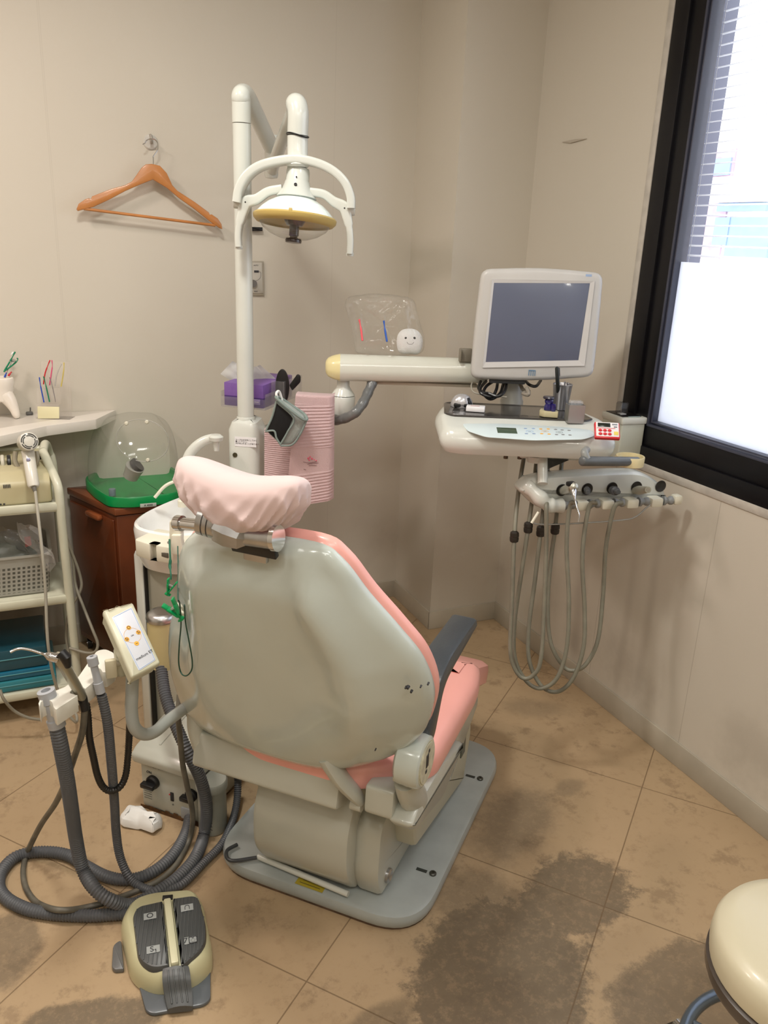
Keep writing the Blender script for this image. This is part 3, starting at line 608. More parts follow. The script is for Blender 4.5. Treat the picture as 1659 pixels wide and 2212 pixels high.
for i in range(len(R)): R[i]=.018 if i<16 else min(.0262,.018+(i-16)*.0012)
tube(bm,pts,R,24); fin('lower_arm',bm,WHITE,LT)
bm=bmesh.new(); tube(bm,[L.M@(L.p(643,293)+V(.027*math.cos(t),.027*math.sin(t),.002*math.sin(2*t)-.003*math.cos(t))) for t in [2*PI*k/30 for k in range(30)]],.0022,8,closed=True); fin('neck_band',bm,BLACK,LT)
bm=bmesh.new(); a=L.p(643,294); b=L.p(644,352)
lathe(bm,[(.0258,a.z),(.0255,b.z+.012),(.029,b.z+.004),(.031,b.z-.004),(.026,b.z-.010),(0,b.z-.010)],L.M@Matrix.Translation((a.x,0,0)),28); fin('neck',bm,WHITE,LT)
# yoke: a flat band arched over the head
def band(bm,pts,wd,th,M,tap=None):
    n=len(pts); rings=[]
    for i in range(n):
        t=(pts[min(i+1,n-1)]-pts[max(i-1,0)]).normalized(); nn=V(-t.z,0,t.x); k=tap[i] if tap else 1
        o=rpoly([(-wd/2,-th*k/2),(wd/2,-th*k/2),(wd/2,th*k/2),(-wd/2,th*k/2)],.006,3)
        rings.append([bm.verts.new(M@(pts[i]+V(0,q.x,0)+nn*q.y)) for q in o])
    for A,B_ in zip(rings,rings[1:]):
        for k in range(len(A)): bm.faces.new((A[k],A[(k+1)%len(A)],B_[(k+1)%len(A)],B_[k]))
    bm.faces.new(rings[0][::-1]); bm.faces.new(rings[-1])
yk=[(514,437),(519,408),(535,380),(562,360),(600,349),(644,345),(688,354),(722,371),(746,395),(758,425),(759,450)]
bm=bmesh.new(); band(bm,catm([L.p(*t) for t in yk],5),.062,.021,L.M); fin('yoke',bm,WHITE,LT)
def piv(px,py,nm):
    bm=bmesh.new(); a=L.p(px,py); lathe(bm,[(.0,-.012),(.014,-.012),(.016,-.009),(.016,.009),(.014,.012),(0,.012)],L.M@Matrix.Translation(a)@Matrix.Rotation(PI/2,4,'Y'),20); fin(nm,bm,WHITE,LT)
piv(515,437,'yoke_pivot'); piv(757,452,'yoke_pivot')
# head: cap, bell, side arms that run into grip handles
HL=L.M@Matrix.Translation(L.p(640,430))@Matrix.Rotation(math.radians(3),4,'Y')@Matrix.Rotation(math.radians(-7),4,'X')@Matrix.Diagonal((.93,.93,.96,1))
def s_(px): return px*.001183
bm=bmesh.new(); lathe(bm,[(.0,.080),(.022,.080),(.030,.076),(.032,.068),(.032,.045),(.0335,.043),(.036,.035),(.042,.022),(.052,.008),(.056,.003),(.050,.001)],HL,36); fin('head_cap',bm,WHITE,LT)
bm=bmesh.new(); lathe(bm,[(.0022,0),(.0022,.002),(0,.002)],HL@Matrix.Translation((0,-.0325,.05))@Matrix.Rotation(PI/2,4,'X'),10); lathe(bm,[(.0042,0),(.0042,.004),(0,.004)],HL@Matrix.Translation((0,-.038,.029))@Matrix.Rotation(PI/2-.5,4,'X'),12); fin('cap_screws',bm,BLACK,LT)
for sd,P_ in ((-1,[(610,408),(580,414),(555,430),(532,438),(524,462),(517,490),(515,512),(516,533)]),(1,[(670,415),(700,420),(722,436),(744,449),(750,470),(755,495),(757,520),(756,548)])):
    bm=bmesh.new(); c=catm([L.p(*t) for t in P_],5); n_=len(c)
    band(bm,c,.030,.024,L.M,[ .9+.35*math.exp(-((i-15)/5)**2) if i<24 else .72-.02*(i-24)/5 for i in range(n_)]); 
    e=c[-1]; lathe(bm,[(.0,.006),(.009,.004),(.0105,0),(.0095,-.006),(0,-.007)],L.M@Matrix.Translation(e),14)
    h_=fin('grip_handle',bm,WHITE,LT)
    bm=bmesh.new(); a=L.p(532 if sd<0 else 745,437 if sd<0 else 450); lathe(bm,[(.002,0),(.002,.002),(0,.002)],L.M@Matrix.Translation(a+V(0,-.0135,0))@Matrix.Rotation(PI/2,4,'X'),10); fin('handle_screw',bm,BLACK,h_)
REFL=mat('reflector_back',(.80,.88,.86),.2,nz=.02,coat=.2)
bm=bmesh.new()
seg=40; prof=[(.046,.002),(.060,-.004),(.078,-.014),(.094,-.027),(.104,-.038),(.109,-.046)]; 
for k in range(seg):
    t0,t1=2*PI*k/seg,2*PI*(k+1)/seg
    for (ra,za),(rb,zb) in zip(prof,prof[1:]):
        bm.faces.new([bm.verts.new((r*math.cos(t),r*math.sin(t),z)) for r,z,t in ((ra,za,t0),(ra,za,t1),(rb,zb,t1),(rb,zb,t0))])
bmesh.ops.remove_doubles(bm,verts=bm.verts,dist=1e-5); bmesh.ops.transform(bm,matrix=HL,verts=bm.verts)
fin('reflector_dome',bm,REFL,LT,angle=6)
bm=bmesh.new(); lathe(bm,[(.107,-.044),(.113,-.044),(.1155,-.048),(.114,-.056),(.106,-.064),(.098,-.066),(.100,-.058),(.107,-.05)],HL,56,cap=False)
box(bm,(0,-.112,-.044),(.009,.006,.010),.001,HL); fin('lamp_rim',bm,mat('ochre_rim',(.50,.37,.12),.35,nz=.04),LT)
bm=bmesh.new(); lathe(bm,[(.1,-.062),(.088,-.078),(.066,-.092),(.04,-.101),(.015,-.104)],HL,40,cap=False); fin('lens_cover',bm,clearmat('clear_lens',(.7,.75,.7),.1),LT)
bm=bmesh.new(); lathe(bm,[(.030,-.055),(.022,-.068),(.0135,-.070),(.0135,-.094),(.010,-.096),(.012,-.1),(.021,-.102),(.023,-.106),(.022,-.112),(.0,-.113)],HL,26); fin('bulb_holder',bm,mat('brown_black_knob',(.035,.02,.018),.25,coat=.3),LT)
bm=bmesh.new(); lathe(bm,[(.10,-.060),(.06,-.040),(.03,-.03),(0,-.03)],HL,36,cap=False); fin('inner_reflector',bm,mat('inner_reflector_gold',(.55,.45,.22),.35,nz=.1),LT)
# ---------------------------------------------------------------- tissue box, tray, mirror, pouch, towel
ta=math.radians(-40)
TB=axes((.548,2.395,.962),(math.cos(ta),math.sin(ta),0),(-math.sin(ta),math.cos(ta),0),(0,0,1))
TBB=thing('tissue_box','purple box of paper tissues behind the white lamp post','tissue box',TB.translation,ta)
bm=bmesh.new(); box(bm,(.065,.11,.034),(.125,.22,.068),.0015)
n=NT('purple_carton'); sp=n.z; n.set(n.b.inputs['Base Color'],n.mix(n.rng(n.z,.0295,.0305),(.07,.03,.18),n.mix(n.noise(60,3),(.15,.07,.30),(.21,.11,.38)))); n.b.inputs['Roughness'].default_value=.45
cart=fin('carton',bm,n.m,TBB,TB)
bm=bmesh.new(); box(bm,(.107,-.0006,.018),(.022,.0008,.016),.003); fin('carton_logo',bm,mat('logo_outline',(.32,.26,.52),.5),TBB,TB); 
text('carton_print','tissue',.006,TB@Matrix.Translation((.107,-.0012,.018))@Matrix.Rotation(PI/2,4,'X'),PAPER,TBB)
def crumple(name,P,parent,mt=PAPER,th=.0008,amp=.006,seed=1,n_=10,edge=False):
    """sheet stretched over four corner points with soft folds"""
    rnd=random.Random(seed); a,b,c,d=[Vector(p) for p in P]; bm=bmesh.new(); g=[]
    nrm=(b-a).cross(d-a).normalized(); ph=[rnd.uniform(0,6) for _ in range(6)]
    for i in range(n_+1):
        r=[]
        for j in range(n_+1):
            u,v=i/n_,j/n_; p=a*(1-u)*(1-v)+b*u*(1-v)+c*u*v+d*(1-u)*v
            p+=nrm*amp*(math.sin(u*5+ph[0]+v*3)+.6*math.sin(v*9+ph[1]-u*4)+.4*math.sin(u*13+ph[2]))
            r.append(bm.verts.new(p))
        g.append(r)
    for i in range(n_):
        for j in range(n_): bm.faces.new((g[i][j],g[i+1][j],g[i+1][j+1],g[i][j+1]))
    bmesh.ops.solidify(bm,geom=bm.faces[:],thickness=th)
    return fin(name,bm,mt,parent)
TSC=Card(545,820,2.5)
tp=lambda x,y,yy=0: TSC.M@TSC.p(x,y,yy)
crumple('tissue_sheet',[tp(476,808,-.03),tp(502,780,-.02),tp(534,796,.0),tp(530,842,-.02)],TBB,seed=3,amp=.003)
crumple('tissue_sheet',[tp(532,798,-.02),tp(562,788,-.01),tp(604,826,.02),tp(556,848,-.03)],TBB,seed=5,amp=.006)
ACR=clearmat('clear_acrylic',(.75,.72,.78),.07)
AH=thing('acrylic_holder','clear acrylic tray with a side pocket holding the purple tissue box','tray',TB@V(.06,.1,-.01),ta)
bm=bmesh.new()
for c,s in (((.066,.11,-.0025),(.142,.23,.003)),((-.005,.11,.02),(.003,.23,.045)),((.137,.11,.02),(.003,.23,.045)),((.066,-.006,.012),(.142,.003,.03)),((.175,.11,.03),(.003,.14,.095)),((.156,.04,.03),(.04,.003,.095)),((.156,.18,.03),(.04,.003,.095))): box(bm,c,s,.0008)
fin('tray_shell',bm,ACR,AH,TB)
MI=Card(614,824,2.42)
HM_=thing('hand_mirror','black oval hand mirror with handle standing in the clear pocket','hand mirror',MI.M@MI.p(620,860),0)
bm=bmesh.new(); c=MI.p(610,836); slab(bm,[Vector((c.x+.0205*math.cos(t),c.z+.053*math.sin(t))) for t in [2*PI*k/36 for k in range(36)]],-.004,.004,.002,XZ); fin('mirror_head',bm,BLACK,HM_,MI.M)
bm=bmesh.new(); slab(bm,rpoly(MI.xz([(624,833,.004),(642,808,.006),(649,812,.005),(649,826,.005),(631,845,.004)])),.004,.010,.002,XZ); fin('mirror_handle',bm,BLACK,HM_,MI.M)
PU=Card(615,910,2.22)
PO=thing('fabric_pouch','grey green fabric pouch with black side hung on the lamp column','pouch',PU.M@PU.p(600,860),0)
FAB=mat('grey_green_fabric',(.20,.25,.23),.8,nz=.1,bump=.6,bs=400); BLF=mat('black_fabric',(.006,.006,.006),.95)
SATIN=mat('silver_fabric',(.30,.34,.32),.5,nz=.1,bump=.4,bs=200)
bm=bmesh.new(); slab(bm,rpoly(PU.xz([(598,862,.006),(618,872),(662,905,.01),(650,935,.01),(630,961,.01),(606,963,.01),(573,932,.005),(585,900,.01)])),.0,.03,.01,XZ); fin('pouch_body',bm,SATIN,PO,PU.M)
bm=bmesh.new(); slab(bm,rpoly(PU.xz([(598,868,.003),(633,902,.003),(622,930),(606,958,.002),(598,947),(592,932),(576,931,.002),(590,900)],),.006),-.004,.004,.001,XZ); fin('pouch_side',bm,BLF,PO,PU.M)
bm=bmesh.new()
for L_ in ([(597,868),(634,903),(622,932),(606,960)],[(573,932),(592,931),(597,946),(606,961)],[(597,866),(588,900),(574,931)],[(662,908),(650,935),(632,960),(606,963)]): tube(bm,catm([PU.p(x,y,-.004) for x,y in L_],5),.0028,8)
e=[PU.p(596,858,-.006),PU.p(606,868,-.012),PU.p(630,888,-.014),PU.p(655,906,-.01),PU.p(663,905,.0),PU.p(655,893,.02),PU.p(630,876,.026),PU.p(606,860,.018)]
tube(bm,catm(e,6,True),.0042,8,closed=True); fin('pouch_binding',bm,FAB,PO,PU.M)
bm=bmesh.new(); tube(bm,catm([PU.p(600,866,0),PU.p(597,850,.0),PU.p(603,846,.012),PU.p(610,866,.02)],5),.0035,8); fin('pouch_loop',bm,PAPER,PO,PU.M)
# towel over a hidden rail
TOWM=mat('pink_towelling',(.92,.72,.73),.95,nz=.05,bump=.8,bs=600,sheen=.4)
def towel_sheet(bm,K,L_,ribs,y,amp=.0016,nx=26,nz=230,fold=0):
    tl,tr_,brr,bll=[K.p(*t) for t in L_]; g=[]
    for i in range(nz+1):
        v=i/nz; a=tl.lerp(bll,v); b=tr_.lerp(brr,v); row=[]
        for j in range(nx+1):
            u=j/nx; p=a.lerp(b,u); inr=any(r0<=v<=r1 for r0,r1 in ribs)
            d=y-(abs(math.sin(v*PI*36+u*1.2))*amp*1.5 if inr else .0005)-.006*math.sin(PI*u)**.5
            if v<.07: k=1-v/.07; d+=.05*k*k; p=p-V(0,0,.018*k*k)
            if u>.88: d+=.02*((u-.88)/.12)**2
            row.append(bm.verts.new(V(p.x,d,p.z)))
        g.append(row)
    for i in range(nz):
        for j in range(nx): bm.faces.new((g[i][j],g[i+1][j],g[i+1][j+1],g[i][j+1]))
    bmesh.ops.solidify(bm,geom=bm.faces[:],thickness=.004)
TW=Card(670,960,2.30)
TO=thing('hand_towel','pale pink ribbed hand towel hanging right of the column, small blossom embroidery','towel',TW.M@TW.p(670,1000),0)
bm=bmesh.new(); towel_sheet(bm,TW,[(640,838),(722,843),(720,1080),(617,1095)],[(.13,.50),(.72,.98)],0); fin('front_fold',bm,TOWM,TO,TW.M)
bm=bmesh.new(); towel_sheet(bm,TW,[(566,925),(640,925),(640,1100),(566,1080)],[(0,1)],.045); fin('back_fold',bm,TOWM,TO,TW.M)
bm=bmesh.new()
for (x,y,r) in ((666,990,.003),(670,987,.0025),(674,991,.003),(679,993,.002),(683,995,.002),(668,994,.0025)): 
    p=TW.p(x,y,-.0085); bmesh.ops.create_icosphere(bm,subdivisions=1,radius=r,matrix=Matrix.Translation(p))
em=fin('blossom_embroidery',bm,mat('pink_thread',(.75,.10,.18),.8),TO,TW.M)
bm=bmesh.new()
for L_ in ([(655,998),(668,1000),(684,997)],[(664,1003),(676,1001),(688,1000)],[(667,1006),(676,1005),(684,1006)],[(656,1013),(661,1015)]): tube(bm,catm([TW.p(x,y,-.0075) for x,y in L_],3),.0007,5)
fin('stem_embroidery',bm,mat('grey_thread',(.22,.12,.12),.8),TO,TW.M)
# ---------------------------------------------------------------- swing arm
SA=thing('swing_arm','long pale horizontal arm with yellowed rounded end carrying the instrument table','arm',D(742,880,2.3))
A1=Card(870,795,2.36,yaw=math.radians(-3))
bm=bmesh.new()
# section swept along x: rounded top, flat sloping underside
sec=rpoly([(-.035,-.036,.008),(.035,-.036,.008),(.045,-.012,.01),(.040,.02,.025),(.015,.036,.02),(-.015,.036,.02),(-.040,.02,.025),(-.045,-.012,.01)],n=4)
def sweepsec(bm,xs,M,z0,z1,mi=0):
    rings=[]
    for x,s,dz in xs:
        rings.append([bm.verts.new(M@V(x,p.x*s,p.y*s+dz)) for p in sec])
    for A,B_ in zip(rings,rings[1:]):
        for k in range(len(sec)): bm.faces.new((A[k],A[(k+1)%len(sec)],B_[(k+1)%len(sec)],B_[k]))
    bm.faces.new(rings[0][::-1]); bm.faces.new(rings[-1])
pa=A1.p(735,792); pb=A1.p(1050,800); ARMM=A1.M@axes((0,0,0),(pb-pa),V(0,1,0),(pb-pa).cross(V(0,1,0)).normalized() if (pb-pa).cross(V(0,1,0)).z>0 else -(pb-pa).cross(V(0,1,0)).normalized())
o_=ARMM.inverted()@(A1.M@pa); L_=(pb-pa).length
sweepsec(bm,[(o_.x,1,o_.z),(o_.x+L_,.92,o_.z)],ARMM,0,0); fin('arm_beam',bm,mat('arm_white',(.60,.61,.54),.2,coat=.4),SA)
bm=bmesh.new(); sweepsec(bm,[(o_.x-.042,.35,o_.z),(o_.x-.040,.5,o_.z),(o_.x-.034,.7,o_.z),(o_.x-.022,.86,o_.z),(o_.x-.01,.95,o_.z),(o_.x,1.0,o_.z)],ARMM,0,0); fin('arm_end_cap',bm,YEL,SA,label='yellowed rounded end cap')
bm=bmesh.new(); a=A1.p(792,824); b=A1.p(1030,830); box(bm,((a.x+b.x)/2,0,(a.z+b.z)/2-.002),(b.x-a.x,.03,.009),.002,); fin('under_rail',bm,mat('rail_painted',(.45,.41,.33),.4),SA,A1.M)
P=A1.p(741,850); bm=bmesh.new(); lathe(bm,[(.018,.045),(.018,.022),(.024,.012),(.032,.0),(.034,-.004)],A1.M@Matrix.Translation(P),28); fin('pivot_neck',bm,WHITE,SA)
bm=bmesh.new(); lathe(bm,[(.0335,-.006),(.035,-.008),(.0345,-.045),(.030,-.058),(.026,-.060),(.0,-.060)],A1.M@Matrix.Translation(P),28); box(bm,P+V(-.02,.0,-.03),(.05,.05,.05),.015,A1.M); fin('pivot_housing',bm,WHITE,SA)
bm=bmesh.new(); box(bm,A1.p(760,817),(.016,.02,.008),.001,A1.M); fin('stop_block',bm,BLACK,SA)
bm=bmesh.new(); c=catm([D(x,y,d) for x,y,d in ((805,826,2.35),(795,848,2.34),(783,872,2.32),(765,893,2.31),(740,905,2.33),(718,908,2.38),(690,905,2.42))],10)
tube(bm,c,[.0135+(.0012 if i%9<4 else 0) for i in range(len(c))],16); fin('arm_conduit',bm,mat('conduit_grey',(.13,.135,.135),.3,coat=.2),SA)
bm=bmesh.new(); b1=A1.p(1005,767,-.03); box(bm,b1,(.036,.012,.038),.003,A1.M); box(bm,A1.p(994,767,-.04),(.006,.02,.036),.002,A1.M); fin('cable_clip',bm,mat('brown_grey_clip',(.20,.18,.14),.4),SA)
# ---------------------------------------------------------------- instrument table
TYA=math.radians(-24.36)
T0=F(1143,960,.965)  # under the middle of the front edge
TT=thing('instrument_table','white rounded instrument table with dark mat and button strip under the monitor','instrument table',T0,TYA)
TM_=axes(T0,(math.cos(TYA),math.sin(TYA),0),(-math.sin(TYA),math.cos(TYA),0),(0,0,1)); TI=TM_.inverted()
def TZ(px,py,z): return TI@F(px,py,T0.z+z)
def h2(L_,z): return [ (lambda q:(q.x,q.y)+tuple(t[2:]))(TZ(t[0],t[1],z)) for t in L_]
TL_,TR_=TZ(945,930,.03),TZ(1340,945,.03)
print('table',TL_,TR_,TZ(960,870,.045),TZ(1260,872,.045))
xl,xr=TL_.x,TR_.x
out=rpoly([(xl+.01,.0,.03),(xl+.07,-.015,.05),(xr-.05,-.015,.06),(xr,.005,.04),(xr-.005,.12,.05),(xr-.06,.29,.06),(xl+.03,.29,.04),(xl-.002,.15,.05)],n=7)
bm=bmesh.new(); solid(bm,out,[(.03,-.036),(.012,-.032),(.003,-.018),(0,-.004),(.002,.008),(.010,.022),(.018,.028),(.024,.0295)]+[(.024,.0295,k) for k in (.93,.86,.78,.7,.6,.5,.35,.2,.05)],None,zf=lambda x,y:.02*max(0,min(1,y/.10)))
fin('table_body',bm,WHITE,TT,TM_)
def tz(y): return .0295+.02*max(0,min(1,y/.10))
mo=rpoly([(xl+.022,.10,.03),(xl+.045,.085,.01),(xr-.065,.085,.01),(xr-.045,.10,.02),(xr-.07,.255,.04),(xl+.03,.262,.03)],n=5)
bm=bmesh.new(); solid(bm,mo,[(0,-.002),(0,.001),(.002,.0025),(.005,.0025),(.007,.0015)]+[(.007,.0015,k) for k in (.8,.5,.2,.05)],None,zf=lambda x,y:tz(y)+.0008); fin('table_mat',bm,mat('dark_mat',(.045,.042,.04),.15,nz=.05,coat=.3),TT,TM_)
# button strip on the sloping front
SLP=math.atan(.02/.10); 
def stripM(x,y): return TM_@Matrix.Translation((x,y,tz(y)+.0006))@Matrix.Rotation(SLP,4,'X')
def tp2(px,py):
    pt=TM_@V(0,.045,tz(.045)); nn=(TM_.to_3x3()@V(0,-math.sin(SLP),math.cos(SLP))); q=stripM(0,.045).inverted()@PN(px,py,pt,nn); return q
PM_=stripM(0,.045)
SP=mat('strip_film',(.62,.72,.74),.3)
so=[tp2(*t) for t in ((998,916),(1085,916),(1200,922),(1278,930),(1285,942),(1260,950),(1150,952),(1050,945),(1010,932))]
bm=bmesh.new(); slab(bm,rpoly([(q.x,q.y,.012) for q in so]),-.0006,.0008,.0002,PM_); fin('button_strip',bm,SP,TT)
q0,q1=tp2(1072,924),tp2(1118,938); bm=bmesh.new(); box(bm,((q0+q1)/2)+V(0,0,.001),(abs(q1.x-q0.x),abs(q1.y-q0.y),.001),.0003,PM_); fin('small_display',bm,mat('lcd_green',(.055,.085,.05),.2),TT)
qq=tp2(1046,926); text('strip_lettering','medium ET',.008,PM_@Matrix.Translation(qq+V(0,0,.0009)),INK,TT)
for (px,py,mt_,nm) in [(1135,927,BLUEP,0),(1152,927,BLUEP,0),(1137,938,BLUEP,0),(1153,938,BLUEP,0),(1168,928,ORANGE,0),(1184,928,ORANGE,0),(1170,938,ORANGE,0),(1186,939,ORANGE,0),(1200,929,MIDG,0),(1214,930,MIDG,0),(1202,940,MIDG,0),(1216,940,MIDG,0),(1229,931,MIDG,0),(1231,941,MIDG,0)]:
    q_=tp2(px,py); bm=bmesh.new(); lathe(bm,[(.0036,.0008),(.0036,.0014),(.0,.0014)],PM_@Matrix.Translation((q_.x,q_.y,0))@Matrix.Diagonal((1.2,.8,1,1)),12); fin('table_button',bm,mat('pale_'+mt_.name,tuple(.55*np.array(mt_.node_tree.nodes['Principled BSDF'].inputs['Base Color'].links[0].from_node.color_ramp.elements[0].color[:3])+.2),.4) if mt_ is not ORANGE else ORANGE,TT)
for (px,py,mt_,w_) in ((1144,933,BLUEP,16),(1177,933,ORANGE,15),(1208,935,MIDG,15)):
    q_=tp2(px,py); r=abs(tp2(px+w_*.5,py).x-q_.x)
    bm=bmesh.new(); tube(bm,[PM_@(V(q_.x,q_.y,.001)+V(r*math.cos(t),r*.55*math.sin(t),0)) for t in [2*PI*k/26 for k in range(26)]],.0003,5,closed=True); fin('button_ring',bm,mt_,TT)
    text('button_print','------',.005,PM_@Matrix.Translation((q_.x,q_.y,.001)),INK,TT,sx=.7)
# grey handle at the front right and its mount
bm=bmesh.new(); a,b=D(1258,996,1.98),D(1376,997,2.10); d=(b-a).normalized(); tube(bm,[a-d*.004,a-d*.002,a,b,b+d*.003],[.005,.0105,.012,.012,.008],18); fin('grip_bar',bm,MIDG,TT)
bm=bmesh.new(); tube(bm,catm([D(1267,972,2.02),D(1263,976,1.99),D(1264,984,1.985),D(1268,992,1.985)],4),.0095,14); fin('grip_bracket',bm,mat('grip_grey',(.24,.25,.24),.35),TT)
bm=bmesh.new(); a=D(1380,996,2.1); lathe(bm,[(.034,-.013),(.036,-.012),(.037,.010),(.036,.012),(.033,.012),(.031,-.008),(0,-.009)],Matrix.Translation(a+V(-.018,.014,0)),28); box(bm,a+V(-.06,.02,.004),(.05,.02,.012),.003); fin('cup_ring',bm,mat('ring_cream',(.72,.62,.36),.35),TT)
# stem that holds monitor and arm, seen behind
bm=bmesh.new(); s0=V(*D(1105,868,2.40)); s0.z=T0.z+.03; lathe(bm,[(.034,0),(.034,.02),(.03,.028),(.028,.11),(.03,.12)],Matrix.Translation(s0),24); fin('monitor_stem',bm,mat('stem_grey',(.52,.52,.48),.35),TT)
bm=bmesh.new(); lathe(bm,[(.022,-.03),(.022,-.015),(.0,-.01)],Matrix.Translation(TM_@V(.03,.06,-.03)),16); box(bm,(.07,.09,-.045),(.16,.05,.02),.006,TM_); fin('lower_bracket',bm,WHITE,TT)
bm=bmesh.new(); tri=[TM_@V(.075,.06,-.05),TM_@V(.12,.06,-.05),TM_@V(.075,.06,-.085)]; 
solid(bm,rpoly([(.055,-.052),(.12,-.052),(.055,-.085)],.002),[(0,.06),(0,.08)],TM_@XZ); fin('bracket_wedge',bm,BLACK,TT)
for (px,py) in ((1093,981),(1123,982)):
    p=D(px,py,2.2); bm=bmesh.new(); lathe(bm,[(.006,-.012),(.006,.012)],Matrix.Translation(p),10); fin('rubber_stop',bm,mat('stop_brown',(.10,.07,.04),.5),TT)
bm=bmesh.new(); a=D(1172,985,2.16); b=D(1172,1045,2.14); tube(bm,[a,b],.0135,18); fin('drop_post',bm,WHITE,TT)
# ---------------------------------------------------------------- monitor
MO=Card(1150,812,2.27,yaw=math.radians(2)); MM=MO.M@Matrix.Rotation(math.radians(-4),4,'X'); 
MON=thing('monitor','pale grey square flat monitor with dark screen standing behind the instrument table','monitor',MO.o,-(YAW+math.radians(2)))
MI_=MM.inverted(); mn=MM.to_3x3()@V(0,1,0)
def mp(px,py,y=0): q_=MI_@PN(px,py,MM@V(0,y,0),mn); return q_
def mxz(L_,y=0): return [(lambda q_:(q_.x,q_.z)+tuple(t[2:]))(mp(t[0],t[1],y)) for t in L_]
mo_=rpoly(mxz([(1041,581,.024),(1170,577,.2),(1304,590,.024),(1295,700,.2),(1282,814,.024),(1150,824,.2),(1016,818,.024),(1026,700,.2)]),n=4)
bm=bmesh.new(); solid(bm,mo_,[(.03,.06),(.01,.05),(.0,.03),(0,.008),(.003,.002),(.008,-.001),(.012,-.002)],MM@XZ); fin('monitor_body',bm,mat('monitor_grey_plastic',(.50,.49,.47),.35,nz=.03),MON)
bz=mxz([(1063,603,.006),(1284,607,.006),(1262,790,.01),(1150,793,.3),(1042,794,.01)])
si=mxz([(1067,611,.001),(1274,612,.001),(1249,778,.001),(1049,782,.001)])
bm=bmesh.new(); B1=[V(*q_[:2],0) for q_ in bz[:3]+bz[4:]]; S1=[V(*q_[:2],0) for q_ in si]
for k in range(4):
    a,b,c,d=B1[k],B1[(k+1)%4],S1[(k+1)%4],S1[k]
    f_=[bm.verts.new(MM@V(p.x,y,p.y)) for p,y in ((a,-.0055),(b,-.0055),(c,-.0035),(d,-.0035))]; g_=[bm.verts.new(MM@V(p.x,.001,p.y)) for p in (a,b,c,d)]
    bm.faces.new(f_); bm.faces.new(g_[::-1])
    for i in range(4): bm.faces.new((f_[i],f_[(i+1)%4],g_[(i+1)%4],g_[i]))
fin('inner_bezel',bm,mat('bezel_grey',(.56,.55,.54),.3),MON,angle=20)
bm=bmesh.new(); slab(bm,rpoly(si,.001),-.003,.004,.0005,MM@XZ); fin('screen',bm,mat('dark_screen',(.10,.12,.185),.3,nz=.02,coat=.4,spec=.8),MON)  # blue-grey base colour stands in for light reflected off the screen
a,b=mp(1142,800,-.003),mp(1156,812,-.003); bm=bmesh.new()
xm=[a.x+(b.x-a.x)*t for t in (0,.14,.3,.44,.6,.74,.88)]
box(bm,((a.x+b.x)/2,-.003,a.z),(b.x-a.x,.0008,.003))
for x in xm[::2]: box(bm,(x+.001,-.003,(a.z+b.z)/2),(.0022,.0008,abs(b.z-a.z)))
bm.transform(MM); fin('front_logo',bm,mat('logo_blue',(.12,.22,.34),.4),MON)
a=mp(1272,595,-.003); bm=bmesh.new(); box(bm,a+V(0,.001,0),(.016,.0008,.006),0,MM); fin('corner_badge',bm,mat('badge_blue',(.30,.40,.58),.4),MON)
bm=bmesh.new(); box(bm,mp(1095,826,.03)+V(.0,0,.003),(.10,.02,.012),.003,MM); fin('port_cover',bm,DARK,MON)
def cable(name,L_,r,mt,parent,n=8,seg=8,wz=None):
    bm=bmesh.new(); tube(bm,catm([D(*t) for t in L_],n),r,seg); return fin(name,bm,mt,parent)
for k,L_ in enumerate(([(1065,824,2.34),(1050,835,2.30),(1045,850,2.28),(1060,862,2.28),(1080,850,2.3),(1088,826,2.34)],[(1050,824,2.34),(1038,838,2.29),(1040,850,2.27),(1062,857,2.27),(1072,842,2.29),(1075,825,2.34)],[(1038,824,2.34),(1034,838,2.3),(1042,848,2.28),(1055,850,2.28)],[(1095,824,2.34),(1090,845,2.27),(1075,856,2.26),(1056,850,2.27)],[(1136,824,2.34),(1145,832,2.3),(1158,834,2.3),(1168,822,2.34)])):
    cable('monitor_cable',L_,.0045,BLACK,MON)
cable('thin_cable',[(1022,822,2.36),(1018,835,2.33),(1025,848,2.31),(1050,853,2.30),(1095,858,2.30)],.0022,mat('cable_grey',(.35,.33,.28),.5),MON)
cable('power_cable',[(1122,824,2.36),(1130,842,2.33),(1142,845,2.31),(1130,850,2.3),(1142,852,2.28),(1138,838,2.3)],.0055,mat('cable_taupe',(.28,.25,.21),.5),MON)
# ---------------------------------------------------------------- things on the instrument table
def onT(px,py,z=None):
    z=.0335+.05 if z is None else z
    q_=TZ(px,py,z); return V(q_.x,q_.y,tz(q_.y)+.0032) if False else V(q_.x,q_.y,z)
def ont(px,py):
    t=1.6
    while t<2.9:
        q_=TI@D(px,py,t)
        if q_.z<tz(q_.y)+.003: break
        t+=.002
    return V(q_.x,q_.y,tz(q_.y)+.0030)
p=ont(1000,880); 
SB=thing('silver_device','small rounded silver device with black face on the table mat at left','device',TM_@p,TYA)
bm=bmesh.new(); c=Matrix.Translation(TM_@(p+V(-.003,.012,0)))@Matrix.Rotation(TYA,4,'Z')
lathe(bm,[(.030,0),(.031,.006),(.028,.018),(.020,.029),(.010,.034),(.0,.035)],c,26,1.0,.72); fin('dome',bm,mat('silver_paint',(.52,.52,.54),.25,.5),SB)
bm=bmesh.new(); box(bm,V(-.002,-.012,.006),(.042,.02,.012),.004,c); fin('front_mouth',bm,BLACK,SB)
bm=bmesh.new(); lathe(bm,[(.020,0),(.021,.004),(.015,.010),(.013,.008),(.012,.006),(0,.007)],c@Matrix.Translation((.016,.002,.012))@Matrix.Rotation(math.radians(62),4,'Y'),22); fin('side_lens',bm,BLACK,SB)
